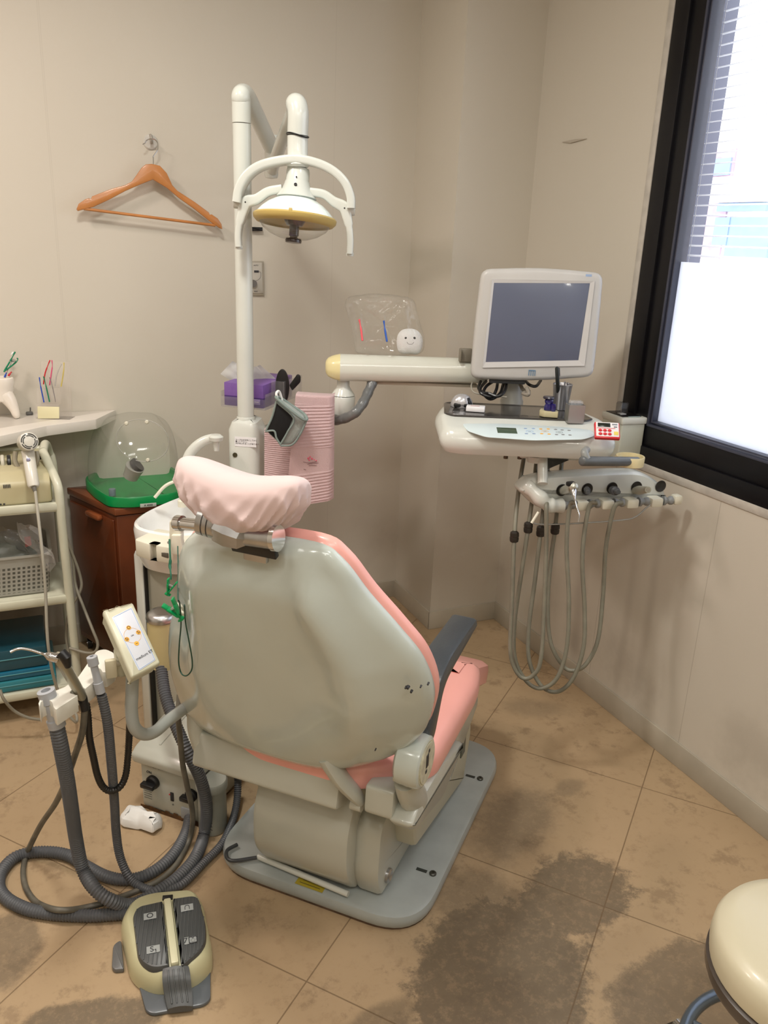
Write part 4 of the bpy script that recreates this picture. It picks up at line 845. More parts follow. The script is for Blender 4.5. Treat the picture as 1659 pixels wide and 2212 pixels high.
p=ont(1027,888); bm=bmesh.new(); M_=Matrix.Translation(TM_@(p+V(0,0,.0)))@Matrix.Rotation(TYA-.15,4,'Z'); box(bm,(0,0,.007),(.05,.036,.013),.002,M_)
o=thing('white_case','small white flat plastic case next to the silver device','case',TM_@p,TYA-.15); fin('case_body',bm,mat('case_white',(.82,.82,.84),.3),o)
bm=bmesh.new(); box(bm,(-.002,.0,.0138),(.024,.018,.0005),0,M_); fin('case_label',bm,mat('case_label',(.62,.50,.50),.5),o)
# block with the blue bottle
p=ont(1184,900); o=thing('cream_stand','cream plastic stand under a dark blue bottle, centre of the table','stand',TM_@p,TYA); M_=Matrix.Translation(TM_@p)@Matrix.Rotation(TYA-.12,4,'Z')
bm=bmesh.new(); slab(bm,rpoly([(-.024,.0,.003),(-.012,-.014,.003),(.024,-.014,.003),(.026,.006,.003),(.016,.026,.003),(-.02,.026,.003)]),0,.016,.002,M_); fin('block_body',bm,BEIGE,o)
PUR=mat('cobalt_glass',(.012,.008,.11),.08,nz=.1,coat=.6)
o=thing('blue_bottle','small dark blue glass figure-shaped bottle standing on the cream stand','bottle',M_@V(.004,.0,.0165),TYA)
bm=bmesh.new(); lathe(bm,[(.011,.016),(.0125,.018),(.0115,.028),(.009,.034),(.011,.037),(.012,.043),(.009,.047)],M_@Matrix.Translation((-.001,.002,0)),20,1,.8); lathe(bm,[(.006,.016),(.007,.02),(.0065,.034),(.004,.036)],M_@Matrix.Translation((.011,-.006,0)),14); fin('bottle_body',bm,PUR,o)
bm=bmesh.new(); lathe(bm,[(.014,.047),(.0155,.049),(.014,.053),(.006,.054)],M_@Matrix.Translation((-.003,.003,0)),22); fin('bottle_cap',bm,mat('dark_cap',(.015,.012,.03),.2,coat=.4),o)
# silver cup with pen
p=ont(1210,884); o=thing('metal_cup','tapered silver metal cup holding a pen at the table back','cup',TM_@p,TYA); M_=Matrix.Translation(TM_@p)
bm=bmesh.new(); lathe(bm,[(.0,0),(.019,0),(.0205,.002),(.0265,.068),(.0278,.070),(.0265,.071),(.025,.068),(.019,.004),(0,.004)],M_,32); fin('cup_body',bm,mat('matte_silver',(.50,.50,.52),.32,.85,nz=.05),o)
a=TM_@(p+V(-.006,.004,.02)); b=D(1203,793,2.19); o=thing('black_pen','dark pen leaning in the silver cup','pen',a); bm=bmesh.new(); tube(bm,[a,a.lerp(b,.5),a.lerp(b,.97),b],[.005,.0055,.0055,.003],12); fin('pen_barrel',bm,mat('pen_black',(.03,.035,.035),.25),o)
bm=bmesh.new(); d=(b-a).normalized(); tube(bm,[b-d*.03+V(.006,-.003,0),b-d*.002+V(.006,-.003,0)],.0012,6); fin('pen_clip',bm,STEEL,o)
for k,(dx,dy,hh,r) in enumerate(((.006,.004,.076,.0022),(.013,.0,.074,.0035))):
    o=thing('small_bur' if k==0 else 'metal_tip',('thin steel tool standing in the silver cup' if k==0 else 'rounded steel tip showing above the silver cup rim'),'tool',TM_@(p+V(dx,dy,.01))); bm=bmesh.new(); lathe(bm,[(.0015,.01),(.0015,hh-.006),(r,hh-.004),(r,hh),(.0,hh+.002)],Matrix.Translation(TM_@(p+V(dx,dy,0))),10); fin('shaft',bm,CHROME,o)
# steel box with clear syringe tips
p=ont(1243,915); o=thing('steel_box','square polished steel box on the table mat right of the cup','box',TM_@p,TYA); M_=Matrix.Translation(TM_@p)@Matrix.Rotation(TYA+.1,4,'Z')
bm=bmesh.new(); bx=[(-.0215,0,.002),(.0215,0,.002),(.0215,.032,.002),(-.0215,.032,.002)]
box(bm,(0,.016,.001),(.043,.034,.002),0,M_)
for c_,s in (((-.021,.016,.024),(.001,.034,.048)),((.021,.016,.024),(.001,.034,.048)),((0,-.0005,.024),(.043,.001,.048)),((0,.0325,.024),(.043,.001,.048))): box(bm,c_,s,0,M_)
fin('box_walls',bm,mat('polished_steel',(.50,.50,.49),.38,.9,nz=.04),o)
CLR=clearmat('clear_tip_plastic',(.8,.82,.85),.2)
for i in range(4):
    for j in range(2):
        P_=M_@V(-.013+i*.0085,.007+j*.014,.0); o=thing('plastic_vial',['left corner','second','third','right corner'][i]+' clear plastic vial, '+('front' if j==0 else 'back')+' row of the steel box','vial',P_+V(0,0,.02),0,'clear vials in the steel box')
        bm=bmesh.new(); lathe(bm,[(.003,.002),(.0036,.05),(.0042,.051),(.0042,.056),(.002,.058)],Matrix.Translation(P_),10); fin('vial_tube',bm,CLR,o)
# red kitchen timer propped at the right end
K_=Card(1312,935,2.02,yaw=0)
p=ont(1312,950); zt_=TM_@p; TMR=Matrix.Translation(TM_@(p+V(0,0,.004)))@Matrix.Rotation(TYA-.05,4,'Z')@Matrix.Rotation(math.radians(48),4,'X')
o=thing('kitchen_timer','red and white digital kitchen timer on the right end of the table','timer',TM_@p,TYA-.05)
bm=bmesh.new(); box(bm,(0,.022,-.004),(.062,.046,.012),.003,TMR); fin('timer_case',bm,RED,o)
bm=bmesh.new(); box(bm,(0,.0235,.0022),(.056,.040,.0012),.0005,TMR); fin('timer_face',bm,mat('timer_white',(.82,.80,.80),.35),o)
bm=bmesh.new(); box(bm,(-.008,.0355,.0032),(.031,.011,.0012),.0004,TMR); fin('timer_display',bm,mat('timer_lcd',(.015,.02,.015),.2),o)
bm=bmesh.new(); box(bm,(.0185,.038,.0032),(.013,.003,.0008),0,TMR); box(bm,(.020,.031,.0032),(.008,.003,.0008),0,TMR); fin('timer_print',bm,mat('timer_grey_print',(.2,.22,.25),.4),o)
bm=bmesh.new(); box(bm,(-.003,.0265,.0032),(.045,.0012,.0006),0,TMR); fin('timer_stripe',bm,mat('timer_red_line',(.6,.05,.06),.4),o)
for i in range(3):
    for j in range(2): 
        bm=bmesh.new(); lathe(bm,[(.0042,.002),(.0045,.004),(.003,.0055),(0,.0057)],TMR@Matrix.Translation((-.018+i*.0115,.010+j*.010,0))@Matrix.Diagonal((1.1,.85,1,1)),14); fin('timer_button',bm,RED,o)
bm=bmesh.new(); box(bm,(.021,.013,.0032),(.011,.010,.0006),.0004,TMR); fin('timer_sticker',bm,mat('timer_yellow',(.75,.62,.12),.4),o)
# ---------------------------------------------------------------- handpiece holder
p0=F(1185,1098,.785); p1=F(1450,1086,.785); hd=(p1-p0).normalized(); HWd=(p1-p0).length
HH=thing('handpiece_holder','white curved holder bar for dental handpieces hanging below the table','handpiece holder',p0,math.atan2(hd.y,hd.x)); HF=rootM(HH)
print('holder',p0,p1)
# body: lens outline in (x,z), thick in y
ho=[(-.085,.05,.01),(-.06,.078,.03),(.0,.09,.06),(.20,.092,.05),(.28,.088,.05),(.345,.045,.03),(.36,.005,.01),(.0,.0,.03),(-.03,.0,.03)]
bm=bmesh.new(); solid(bm,rpoly([(x,z,r) for x,z,r in ho],n=6),[(.018,.0),(.006,.003),(.0,.014),(0,.05),(.004,.062),(.02,.07),(.04,.072)],HF@XZ); fin('holder_body',bm,WHITE,HH)
bm=bmesh.new(); tube(bm,catm([V(-.06,.02,.06),V(-.045,.0,.045),V(-.02,-.012,.022),V(.0,-.014,.012),V(.03,-.012,.010)],5),[.02+.002*math.sin(i) for i in range(21)],14); fin('holder_nose',bm,WHITE,HH,HF)
sp_=.074
for i in range(5):
    x=.028+i*sp_
    bm=bmesh.new(); lathe(bm,[(.0150,-.0005),(.0165,-.002),(.0155,-.003),(.013,-.0015),(0,-.0012)],HF@Matrix.Translation((x+.004,0,.050))@Matrix.Rotation(-PI/2,4,'X'),26); fin('holder_socket',bm,mat('socket_dark',(.02,.018,.015),.6),HH)
for i in range(5):
    x=.028+i*sp_
    bm=bmesh.new(); box(bm,(x-.018,-.016,.012),(.036,.036,.026),.006,HF) if i else None
    bm.free() if i==0 else fin('holder_finger',bm,OFFW,HH)
    bm=bmesh.new(); tube(bm,[HF@V(x+.004,-.02,.014),HF@V(x+.010,-.02,.014),HF@V(x+.011,-.02,.014),HF@V(x+.020,-.02,.014),HF@V(x+.026,-.02,.014),HF@V(x+.032,-.02,.014)],[.013,.013,.011,.008,.012,.012],16); fin('roller',bm,mat('roller_grey',(.24,.25,.25),.4),HH)
bm=bmesh.new(); box(bm,(.372,-.018,.016),(.028,.03,.028),.009,HF); fin('holder_end_cap',bm,OFFW,HH)
bm=bmesh.new(); box(bm,(.06,.03,-.002),(.12,.05,.006),.002,HF); fin('holder_base_plate',bm,mat('plate_grey',(.30,.29,.25),.4),HH)
bm=bmesh.new(); tube(bm,catm([D(x,y,2.2) for x,y in ((1152,1130),(1170,1133),(1240,1131),(1340,1124),(1372,1117),(1395,1098),(1405,1090))],6),.0022,8); fin('wire_guard',bm,mat('wire_grey',(.30,.30,.28),.35,.6),HH)
bm=bmesh.new(); tube(bm,[D(1163,1106,2.14),D(1148,1130,2.14)],.0035,8); fin('guard_peg',bm,OFFW,HH)
# the four hung handpieces and their hoses
def hosething(kind,label,cat,base,hose,weight,build):
    o=thing(kind,label,cat,base); build(o)
    bm=bmesh.new(); tube(bm,catm([D(*t) for t in hose],8),.0058,10); fin('hose',bm,TUBEM,o)
    p=D(*weight[:3]); bm=bmesh.new(); lathe(bm,[(.006,.017),(.0115,.013),(.0125,.004),(.0115,.001),(.0125,-.003),(.0115,-.012),(.006,-.016)],Matrix.Translation(p),8); fin('hose_weight',bm,mat('weight_dark',(.018,.014,.010),.45),o,angle=20)
    return o
def b_syr(o):
    a=HF@V(.035,.005,.045); b=D(1238,1052,2.03); d=(b-a).normalized()
    bm=bmesh.new(); tube(bm,[a,a.lerp(b,.3),a.lerp(b,.8),b,b+d*.008,b+d*.012],[.010,.0115,.0125,.0135,.011,.004],18); fin('syringe_body',bm,mat('nickel_satin',(.48,.47,.40),.3,.85),o)
    bm=bmesh.new(); e=D(1242,1078,2.01); f=D(1250,1128,2.0); tube(bm,catm([b,b.lerp(e,.45),e,D(1246,1096,2.005),D(1251,1112,2.0),f],5),[.008]*5+[.0075,.0065,.0055,.0045,.0035]+[.002]*16,12); fin('syringe_nozzle',bm,CHROME,o)
    bm=bmesh.new(); box(bm,(0,0,0),(.022,.014,.012),.004,Matrix.Translation(D(1232,1050,2.03)+V(0,0,.006))); fin('syringe_lever',bm,BLACK,o)
def b_sm(o):
    a=HF@V(.105,.0,.05); b=D(1271,1064,2.06); bm=bmesh.new(); tube(bm,[a,a.lerp(b,.55),a.lerp(b,.6),b],[.008,.009,.0055,.005],12); fin('connector',bm,DARK,o)
def b_mo(o):
    a=HF@V(.18,.0,.045); b=D(1336,1063,2.1); bm=bmesh.new(); tube(bm,[a,a.lerp(b,.45),a.lerp(b,.5),a.lerp(b,.6),a.lerp(b,.62),b],[.010,.0125,.009,.0115,.0065,.006],14); fin('connector',bm,DARK,o)
def b_be(o):
    a=HF@V(.25,-.0,.040); b=D(1400,1058,2.14); bm=bmesh.new(); tube(bm,[a,a.lerp(b,.35),a.lerp(b,.36),b,b],[.009,.0125,.0125,.0085,.0001],16); fin('handpiece_body',bm,mat('handpiece_beige',(.36,.35,.27),.35),o)
    bm=bmesh.new(); d=(b-a).normalized(); tube(bm,[b-d*.002,b+d*.0008],[.006,.0045],14); fin('handpiece_tip',bm,CHROME,o)
W_=1145
hosething('air_water_syringe','silver air water syringe with bent nozzle in the leftmost holder slot','syringe',HF@V(.035,0,.03),
 [(1132,985,2.24),(1119,1070,2.22),(1111,1160,2.2),(1106,1300,2.22),(1102,1400,2.24),(1110,1440,2.25),(1128,1464,2.25),(1150,1460,2.24),(1168,1425,2.22),(1176,1300,2.2),(1180,1180,2.17),(1180,1100,2.14),(1182,1085,2.16)],(1111,1160,2.2),b_syr)
hosething('scaler_handpiece','small black hose connector in the second slot of the holder','handpiece',HF@V(.105,0,.03),
 [(1160,985,2.25),(1152,1060,2.23),(1141,1140,2.22),(1126,1240,2.24),(1112,1340,2.26),(1112,1420,2.27),(1136,1470,2.27),(1168,1487,2.26),(1203,1465,2.24),(1224,1400,2.22),(1229,1300,2.2),(1224,1180,2.17),(1231,1095,2.15),(1245,1085,2.13)],(1141,1140,2.22),b_sm)
hosething('turbine_connector','bare black motor connector lying in the third holder slot','handpiece',HF@V(.18,0,.03),
 [(1186,985,2.27),(1178,1060,2.25),(1168,1148,2.23),(1156,1250,2.25),(1142,1360,2.27),(1144,1430,2.28),(1170,1482,2.28),(1205,1494,2.27),(1238,1465,2.25),(1260,1400,2.23),(1263,1320,2.22),(1258,1200,2.19),(1272,1097,2.17),(1290,1085,2.16)],(1168,1148,2.23),b_mo)
hosething('straight_handpiece','beige straight handpiece pointing up in the fourth holder slot','handpiece',HF@V(.25,0,.03),
 [(1215,985,2.28),(1207,1060,2.26),(1199,1143,2.25),(1190,1210,2.27),(1183,1310,2.29),(1190,1390,2.30),(1218,1440,2.30),(1242,1448,2.29),(1268,1432,2.28),(1292,1380,2.27),(1303,1280,2.26),(1308,1190,2.23),(1318,1130,2.2),(1329,1092,2.18),(1345,1085,2.18)],(1199,1143,2.25),b_be)
# ---------------------------------------------------------------- white box on the window wall
K_=Card(1360,935,2.42,yaw=math.radians(-20))
SBX=thing('sterilizer_box','tall white box with black recessed top beside the window frame','box',K_.o,-(YAW-math.radians(20)))
bm=bmesh.new(); a=K_.p(1345,905); b=K_.p(1396,905); z0=K_.p(1370,992).z
bo_=rpoly([(a.x,0,.006),(b.x,0,.006),(b.x,.10,.006),(a.x,.10,.006)]); slab(bm,bo_,z0,a.z,.006); fin('box_body',bm,mat('box_white',(.56,.57,.48),.35,nz=.03),SBX,K_.M)
bm=bmesh.new(); slab(bm,rpoly([(a.x-.003,-.004,.006),(b.x+.003,-.004,.006),(b.x+.003,.104,.006),(a.x-.003,.104,.006)]),a.z-.018,a.z+.002,.004); fin('box_lid',bm,mat('lid_white',(.62,.62,.55),.35),SBX,K_.M)
bm=bmesh.new(); box(bm,((a.x+b.x)/2,.055,a.z+.0032),((b.x-a.x)*.8,.085,.002),.0005); fin('lid_recess',bm,BLACK,SBX,K_.M)
bm=bmesh.new(); box(bm,((a.x+b.x)/2+.004,.008,a.z+.0032),((b.x-a.x)*.5,.006,.002),.0005); fin('lid_strip',bm,mat('teal_grey_strip',(.30,.38,.36),.4),SBX,K_.M)
c=V((a.x+b.x)/2-.012,.05,a.z+.004); o=thing('clear_cover','small smoky clear cover with a wire loop on the white box by the window','cover',K_.M@c,0)
bm=bmesh.new(); slab(bm,rpoly([(-.015,-.012,.004),(.015,-.012,.004),(.015,.012,.004),(-.015,.012,.004)]),0,.036,.005,K_.M@Matrix.Translation(c)); fin('cover_shell',bm,clearmat('smoky_clear',(.05,.05,.05),.45),o)
bm=bmesh.new(); tube(bm,catm([K_.M@(c+v) for v in (V(-.006,0,.002),V(-.008,0,.014),V(-.002,0,.02),V(.0,0,.012),V(-.002,0,.004))],4),.0007,6); fin('wire_loop',bm,CHROME,o)
bm=bmesh.new(); box(bm,c+V(0,-.002,.001),(.02,.018,.002),.0005,K_.M); fin('white_base',bm,PAPER,o)
# ---------------------------------------------------------------- assistant control and suction holder (left of the chair back)
AC=thing('assistant_console','cream tilted control box on a bent grey pipe with a white suction holder arm','control console',D(290,1480,1.66))
bm=bmesh.new(); pp=[(286,1460,1.655),(285,1500,1.66),(284,1535,1.665),(290,1570,1.67),(310,1586,1.69),(335,1580,1.71),(365,1555,1.75),(410,1522,1.80)]
tube(bm,catm([D(*t) for t in pp],6),.0128,18); fin('support_pipe',bm,mat('pipe_grey',(.36,.38,.36),.3,coat=.2),AC)
# control box: face corners in the photo -> tilted plane
fc=[D(222,1318,1.62),D(289,1302,1.66),D(346,1430,1.60),D(282,1462,1.56)]
ex=(fc[1]-fc[0]).normalized(); ez0=(fc[3]-fc[0]); nrm=ex.cross(ez0).normalized()
if nrm.dot(fw)>0: nrm=-nrm
o0=fc[0]; ey=nrm.cross(ex).normalized()
BXM=axes(o0,ex,ey,nrm); BI=BXM.inverted()
def bp(px,py,off=0): 
    q_=BI@PN(px,py,BXM@V(0,0,off),nrm); return q_
cor=[bp(*t) for t in ((222,1318),(287,1300),(348,1432),(286,1464))]
cen=sum(cor,Vector((0,0,0)))/4
o4=rpoly([(q_.x,q_.y,.006) for q_ in cor])
bm=bmesh.new(); solid(bm,o4,[(.010,-.045),(.006,-.042),(.0035,-.016),(.001,-.015),(.0,-.010),(.0,-.004),(.002,-.001),(.004,0)],BXM); fin('control_box',bm,mat('console_cream',(.60,.59,.45),.35,nz=.05),AC)
cc=[bp(*t,.0) for t in ((241,1334),(284,1312),(337,1426),(300,1450))]
bm=bmesh.new(); slab(bm,rpoly([(q_.x,q_.y,.004) for q_ in cc]),-.0005,.0008,.0003,BXM); kp=fin('keypad_film',bm,mat('keypad_white',(.66,.69,.76),.3),AC)
bm=bmesh.new(); ic=inset(rpoly([(q_.x,q_.y,.004) for q_ in cc]),.002); tube(bm,[BXM@V(q_.x,q_.y,.001) for q_ in ic],.0003,5,closed=True); fin('keypad_outline',bm,BLUEP,AC)
kx=(cc[1]-cc[0]).normalized(); ky=V(0,0,1).cross(kx)
def kM(px,py): 
    q_=bp(px,py,.0009); return axes(BXM@q_,BXM.to_3x3()@kx,BXM.to_3x3()@ky,nrm)
kc=bp(286,1373); bm=bmesh.new(); tube(bm,[BXM@V(kc.x+.0165*math.cos(t),kc.y+.0165*math.sin(t),.001) for t in [2*PI*k/40 for k in range(40)]],.0003,5,closed=True); fin('key_ring',bm,ORANGE,AC)
for (px,py,s) in ((278,1356,'O'),(299,1366,'S\u2071'),(274,1381,'S\u2071'),(295,1390,'\u02bb~')):
    M_=kM(px,py); bm=bmesh.new(); lathe(bm,[(.0048,0),(.0048,.0005),(.0,.0005)],M_,16); fin('key_button',bm,ORANGE,AC)
    text('key_lettering',{'O':'O','S\u2071':'Si','\u02bb~':'~'}[s],.009,M_@Matrix.Translation((0,0,.0006)),INK,AC)
text('key_print','ON',.004,kM(286,1373),INK,AC)
text('console_lettering','medium ET',.0085,kM(312,1415),INK,AC)
bm=bmesh.new(); tube(bm,catm([BXM@bp(*t,.002) for t in ((222,1319),(232,1316),(236,1319),(247,1314),(252,1309),(262,1310),(285,1303))],2),.0006,5); fin('cracked_edge',bm,mat('crack_brown',(.16,.12,.06),.7),AC)
bm=bmesh.new(); a=D(254,1425,1.69); b=D(275,1430,1.66); box(bm,(0,0,0),(.03,.035,.06),.008,Matrix.Translation(a.lerp(b,.5))); fin('pivot_block',bm,mat('console_cream2',(.57,.56,.43),.35),AC)
# holder bar: outline given on its own horizontal top plane
HZ=D(170,1480,1.60).z
def hz(px,py,z=0): q_=F(px,py,HZ+z); return q_
ho_=[(228,1402,.02),(245,1410,.01),(249,1427,.008),(246,1440,.006),(229,1452,.003),(222,1452,.004),(217,1444,.008),(205,1443,.008),(200,1452,.006),(213,1464,.003),(184,1488,.003),(176,1482,.01),(160,1482,.01),(150,1497,.006),(168,1502,.003),(121,1533,.003),(116,1528,.008),(112,1515,.01),(100,1510,.01),(88,1516,.008),(86,1528,.003),(83,1520,.004),(90,1502,.01),(110,1496,.02),(140,1484,.01),(168,1464,.02),(190,1432,.02),(210,1405,.02)]
o5=rpoly([(hz(x,y).x,hz(x,y).y,r*.5) for x,y,r in ho_],n=3)
bm=bmesh.new(); slab(bm,o5,HZ-.034,HZ,.0002); fin('holder_bar',bm,mat('holder_white',(.76,.75,.68),.3),AC)
bm=bmesh.new(); box(bm,(0,0,0),(.022,.012,.04),.003,Matrix.Translation(D(240,1444,1.63))); fin('tape_wrap',bm,mat('cream_tape',(.60,.55,.40),.6),AC)
bm=bmesh.new(); tube(bm,[D(245,1432,1.64),D(262,1430,1.67)],.008,10); fin('holder_pivot',bm,OFFW,AC)
def hosepath(L_,r=.014):
    out=[]
    for t in L_:
        if len(t)==3 and t[2] is not None and t[2]<1: out.append(F(t[0],t[1],t[2]))
        elif len(t)==2: out.append(F(t[0],t[1],r))
        else: out.append(D(*t))
    return out
# large suction handpiece with hose that runs to the canister
LS=thing('large_suction_hose','thick ribbed grey suction hose with wide nozzle at the left end of the holder','suction hose',D(100,1500,1.56))
d_=(D(122,1566,1.58)-D(100,1498,1.56)).normalized(); 
bm=bmesh.new(); lathe(bm,[(.0165,.0),(.0165,.024),(.0135,.027),(.0135,.060),(.0165,.062),(.0165,.078),(.013,.079)],zto(D(99,1492,1.555),d_),26,cap=False); lathe(bm,[(.0165,.0),(.009,-.001),(.009,.02)],zto(D(99,1492,1.555),d_),26,cap=False); fin('nozzle',bm,mat('nozzle_grey',(.40,.42,.46),.35),LS)
bm=bmesh.new(); ribbed(bm,hosepath([(121,1562,1.575),(133,1620,1.60),(146,1690,1.66),(155,1750,1.73),(164,1812,1.80),(178,1875,1.83),(205,1920,1.80),(240,1945,1.80),(283,1955,.014),(341,1926,.014),(385,1895,.014),(422,1852,.014),(441,1800,.016),(446,1742,2.02),(433,1682,1.98),(404,1622,1.95),(378,1562,1.98),(357,1501,2.02),(348,1435,2.06),(344,1352,2.08)]),.0152); fin('corrugated_tube',bm,HOSE,LS)
# thin suction
SS=thing('saliva_ejector_hose','narrower ribbed grey suction hose with small nozzle near the control box','suction hose',D(205,1440,1.6))
a=D(198,1418,1.6); d_=(D(218,1500,1.62)-a).normalized()
bm=bmesh.new(); lathe(bm,[(.0095,.0),(.0105,.001),(.0105,.018),(.0075,.021),(.0075,.040),(.0085,.055),(.0095,.056),(.0095,.078),(.008,.079)],zto(a,d_),22,cap=False); lathe(bm,[(.0095,.0),(.004,-.0005),(.004,.02)],zto(a,d_),20,cap=False); fin('nozzle',bm,mat('nozzle_grey',(.40,.42,.46),.35),SS)
bm=bmesh.new(); box(bm,(0,-.0075,.032),(.007,.003,.014),.0005,axes(a,Vector((1,0,0)),d_.cross(Vector((1,0,0))),d_)@Matrix.Rotation(math.radians(20),4,'Z')); fin('slider',bm,BLACK,SS)
bm=bmesh.new(); ribbed(bm,hosepath([(219,1500,1.622),(232,1560,1.65),(240,1640,1.71),(247,1730,1.80),(251,1798,1.87),(259,1849,1.90),(277,1891,1.90),(301,1914,.012),(340,1926,.012),(377,1918,.012),(401,1904,.012),(439,1865,.012),(483,1817,.012),(508,1753,.02),(514,1690,2.18),(510,1640,2.14)],.01),.0102,.0058,12); fin('corrugated_tube',bm,HOSE,SS)
# loop hose lying on the floor
FH=thing('floor_hose','thick ribbed grey hose lying in a wide loop on the floor left of the pedal','hose',F(60,1920,0))
bm=bmesh.new(); ribbed(bm,hosepath([(300,1976,.0145),(262,1974,.0145),(205,1978,.0145),(151,1977,.0145),(105,1973,.0145),(60,1964,.0145),(18,1944,.0145),(-2,1917,.0145),(4,1882,.0145),(36,1850,.0145),(90,1840,.0145),(145,1847,.0145),(187,1872,.0145),(226,1892,.0145),(265,1900,.0145),(307,1894,.0145),(347,1872,.0145),(380,1838,.0145),(403,1795,.0145),(412,1750,.02)]),.0143); fin('corrugated_tube',bm,HOSE,FH)
# syringe in the middle of the holder
AS=thing('assistant_syringe','satin metal syringe with thin bent tip standing in the middle of the holder','syringe',D(160,1470,1.58))
bm=bmesh.new(); a,b=D(181,1512,1.60),D(128,1418,1.52); tube(bm,[a,a.lerp(b,.1),a.lerp(b,.4),a.lerp(b,.8),a.lerp(b,.95),b,b+(b-a).normalized()*.008],[.007,.0115,.012,.0125,.013,.012,.005],20,flat=.85); fin('syringe_body',bm,mat('nickel_olive',(.36,.35,.28),.3,.75),AS)
bm=bmesh.new(); tube(bm,catm([D(*t) for t in ((124,1421,1.51),(112,1419,1.505),(98,1414,1.50),(85,1410,1.495),(66,1404,1.49),(48,1401,1.485),(34,1403,1.48),(22,1409,1.475))],5),[.009]*4+[.0085]*3+[.008,.007,.005,.004]+[.0024]*25,12); fin('bent_tip',bm,CHROME,AS)
bm=bmesh.new(); tube(bm,[D(132,1409,1.50),D(142,1420,1.50),D(147,1440,1.51)],[.009,.0105,.006],12); fin('syringe_lever',bm,BLACK,AS)
bm=bmesh.new(); tube(bm,[D(177,1503,1.595),D(184,1535,1.60)],[.0095,.008],12); fin('collar',bm,BLACK,AS)
bm=bmesh.new(); tube(bm,catm(hosepath([(183,1530,1.60),(178,1580,1.62),(160,1637,1.68),(142,1688,1.75),(120,1735,1.83),(90,1779,1.90),(69,1819,1.95),(56,1849,.01),(50,1885,.007),(57,1920,.007),(78,1948,.007),(111,1963,.034),(145,1966,.036),(181,1961,.02),(226,1950,.02),(271,1934,.007),(301,1922,.007),(347,1900,.007),(383,1864,.007),(410,1810,.02),(416,1757,2.0),(404,1697,1.96),(395,1652,1.93),(389,1592,1.90),(385,1545,1.87),(388,1500,1.87)],.007),8),.0066,10); fin('hose',bm,mat('tube_mottled',(.13,.12,.095),.45,nz=.35,ns=25),AS)
BH=thing('black_ribbed_cable','black ribbed cable drooping in a U below the suction holder','cable',D(238,1705,1.74))
bm=bmesh.new(); ribbed(bm,hosepath([(186,1520,1.63),(190,1548,1.64),(193,1592,1.66),(202,1637,1.69),(211,1676,1.72),(223,1700,1.74),(240,1709,1.75),(259,1700,1.76),(271,1676,1.76),(276,1637,1.75),(279,1592,1.73),(281,1545,1.69)]),.0076,.0062,12); fin('cable_tube',bm,mat('black_rubber',(.014,.013,.012),.4),BH)
# ---------------------------------------------------------------- utility box on the floor (chair axes)
UB=thing('utility_box','pale metal floor box with black knobs and sloping lid behind the hoses','utility box',CF@V(-.46,.2,0),math.radians(-46.2))
bm=bmesh.new(); box(bm,(-.46,.215,.08),(.175,.20,.15),.008); fin('box_body',bm,BODY,UB,CF)
bm=bmesh.new(); sweepx(bm,rpoly([(.10,.145,.008),(.098,.170,.008),(.12,.185,.01),(.31,.225,.02),(.318,.15,.01)],n=4),-.565,-.355,.012); fin('box_lid',bm,BODY,UB,CF)
for x in (-.50,-.42): bm=bmesh.new(); tube(bm,[V(x,.14,.188),V(x,.29,.220)],.004,6); fin('lid_ridge',bm,BODY,UB,CF)
def UBF(px,py): return CF.inverted()@PN(px,py,CF@V(0,.115,0),CF.to_3x3()@V(0,1,0))
RY=Matrix.Rotation(PI/2,4,'X')
for (px,py,r) in ((332,1688,.019),(415,1716,.017)):
    p=UBF(px,py); bm=bmesh.new(); lathe(bm,[(r,0),(r,.008),(r*.8,.012),(0,.012)],Matrix.Translation(p)@RY,24); box(bm,p+V(-.004,-.018,-.003),(r*2.1,.018,.013),.003); fin('valve_knob',bm,BLACK,UB,CF)
p=UBF(372,1721); bm=bmesh.new(); box(bm,p,(.010,.004,.026),.001); sw=fin('rocker_switch',bm,BLACK,UB,CF)
bm=bmesh.new(); box(bm,p+V(-.007,-.001,.005),(.004,.002,.003),.0005); fin('red_mark',bm,RED,UB,CF)
def frontM(px,py): p=UBF(px,py); return CF@Matrix.Translation(p+V(0,-.0006,0))@RY
text('valve_lettering','WATER  OFF',.010,frontM(333,1657),INK,UB); text('valve_lettering','ON',.010,frontM(322,1668),INK,UB)
text('valve_note','~~~~~~\n~~~~~~\n~~~~~~\n~~~~~~',.007,frontM(320,1716),INK,UB)
text('switch_lettering','O',.006,frontM(374,1738),INK,UB)
bm=bmesh.new(); 
for i in range(14): x=-.545+i*.013; box(bm,(x,.1135,.004+.004*random.random()),(.013,.0012,.008+.012*random.random()),0)
fin('rust_edge',bm,mat('rust',(.10,.045,.012),.9,nz=.5,ns=60),UB,CF)
bm=bmesh.new(); p=UBF(402,1757); box(bm,p,(.03,.008,.035),.004); fin('outlet_boss',bm,GREYP,UB,CF)
bm=bmesh.new(); lathe(bm,[(.034,.002),(.036,.01),(.036,.125),(.040,.128),(.040,.145),(.036,.150),(0,.152)],Matrix.Translation((-.335,.125,0)),28); fin('filter_pot',bm,mat('pot_grey',(.33,.34,.30),.35),UB,CF)
text('pot_note','~~~~~\n~~~~~\n~~~~~',.010,CF@Matrix.Translation((-.325,.0875,.04))@RY,INK,UB)
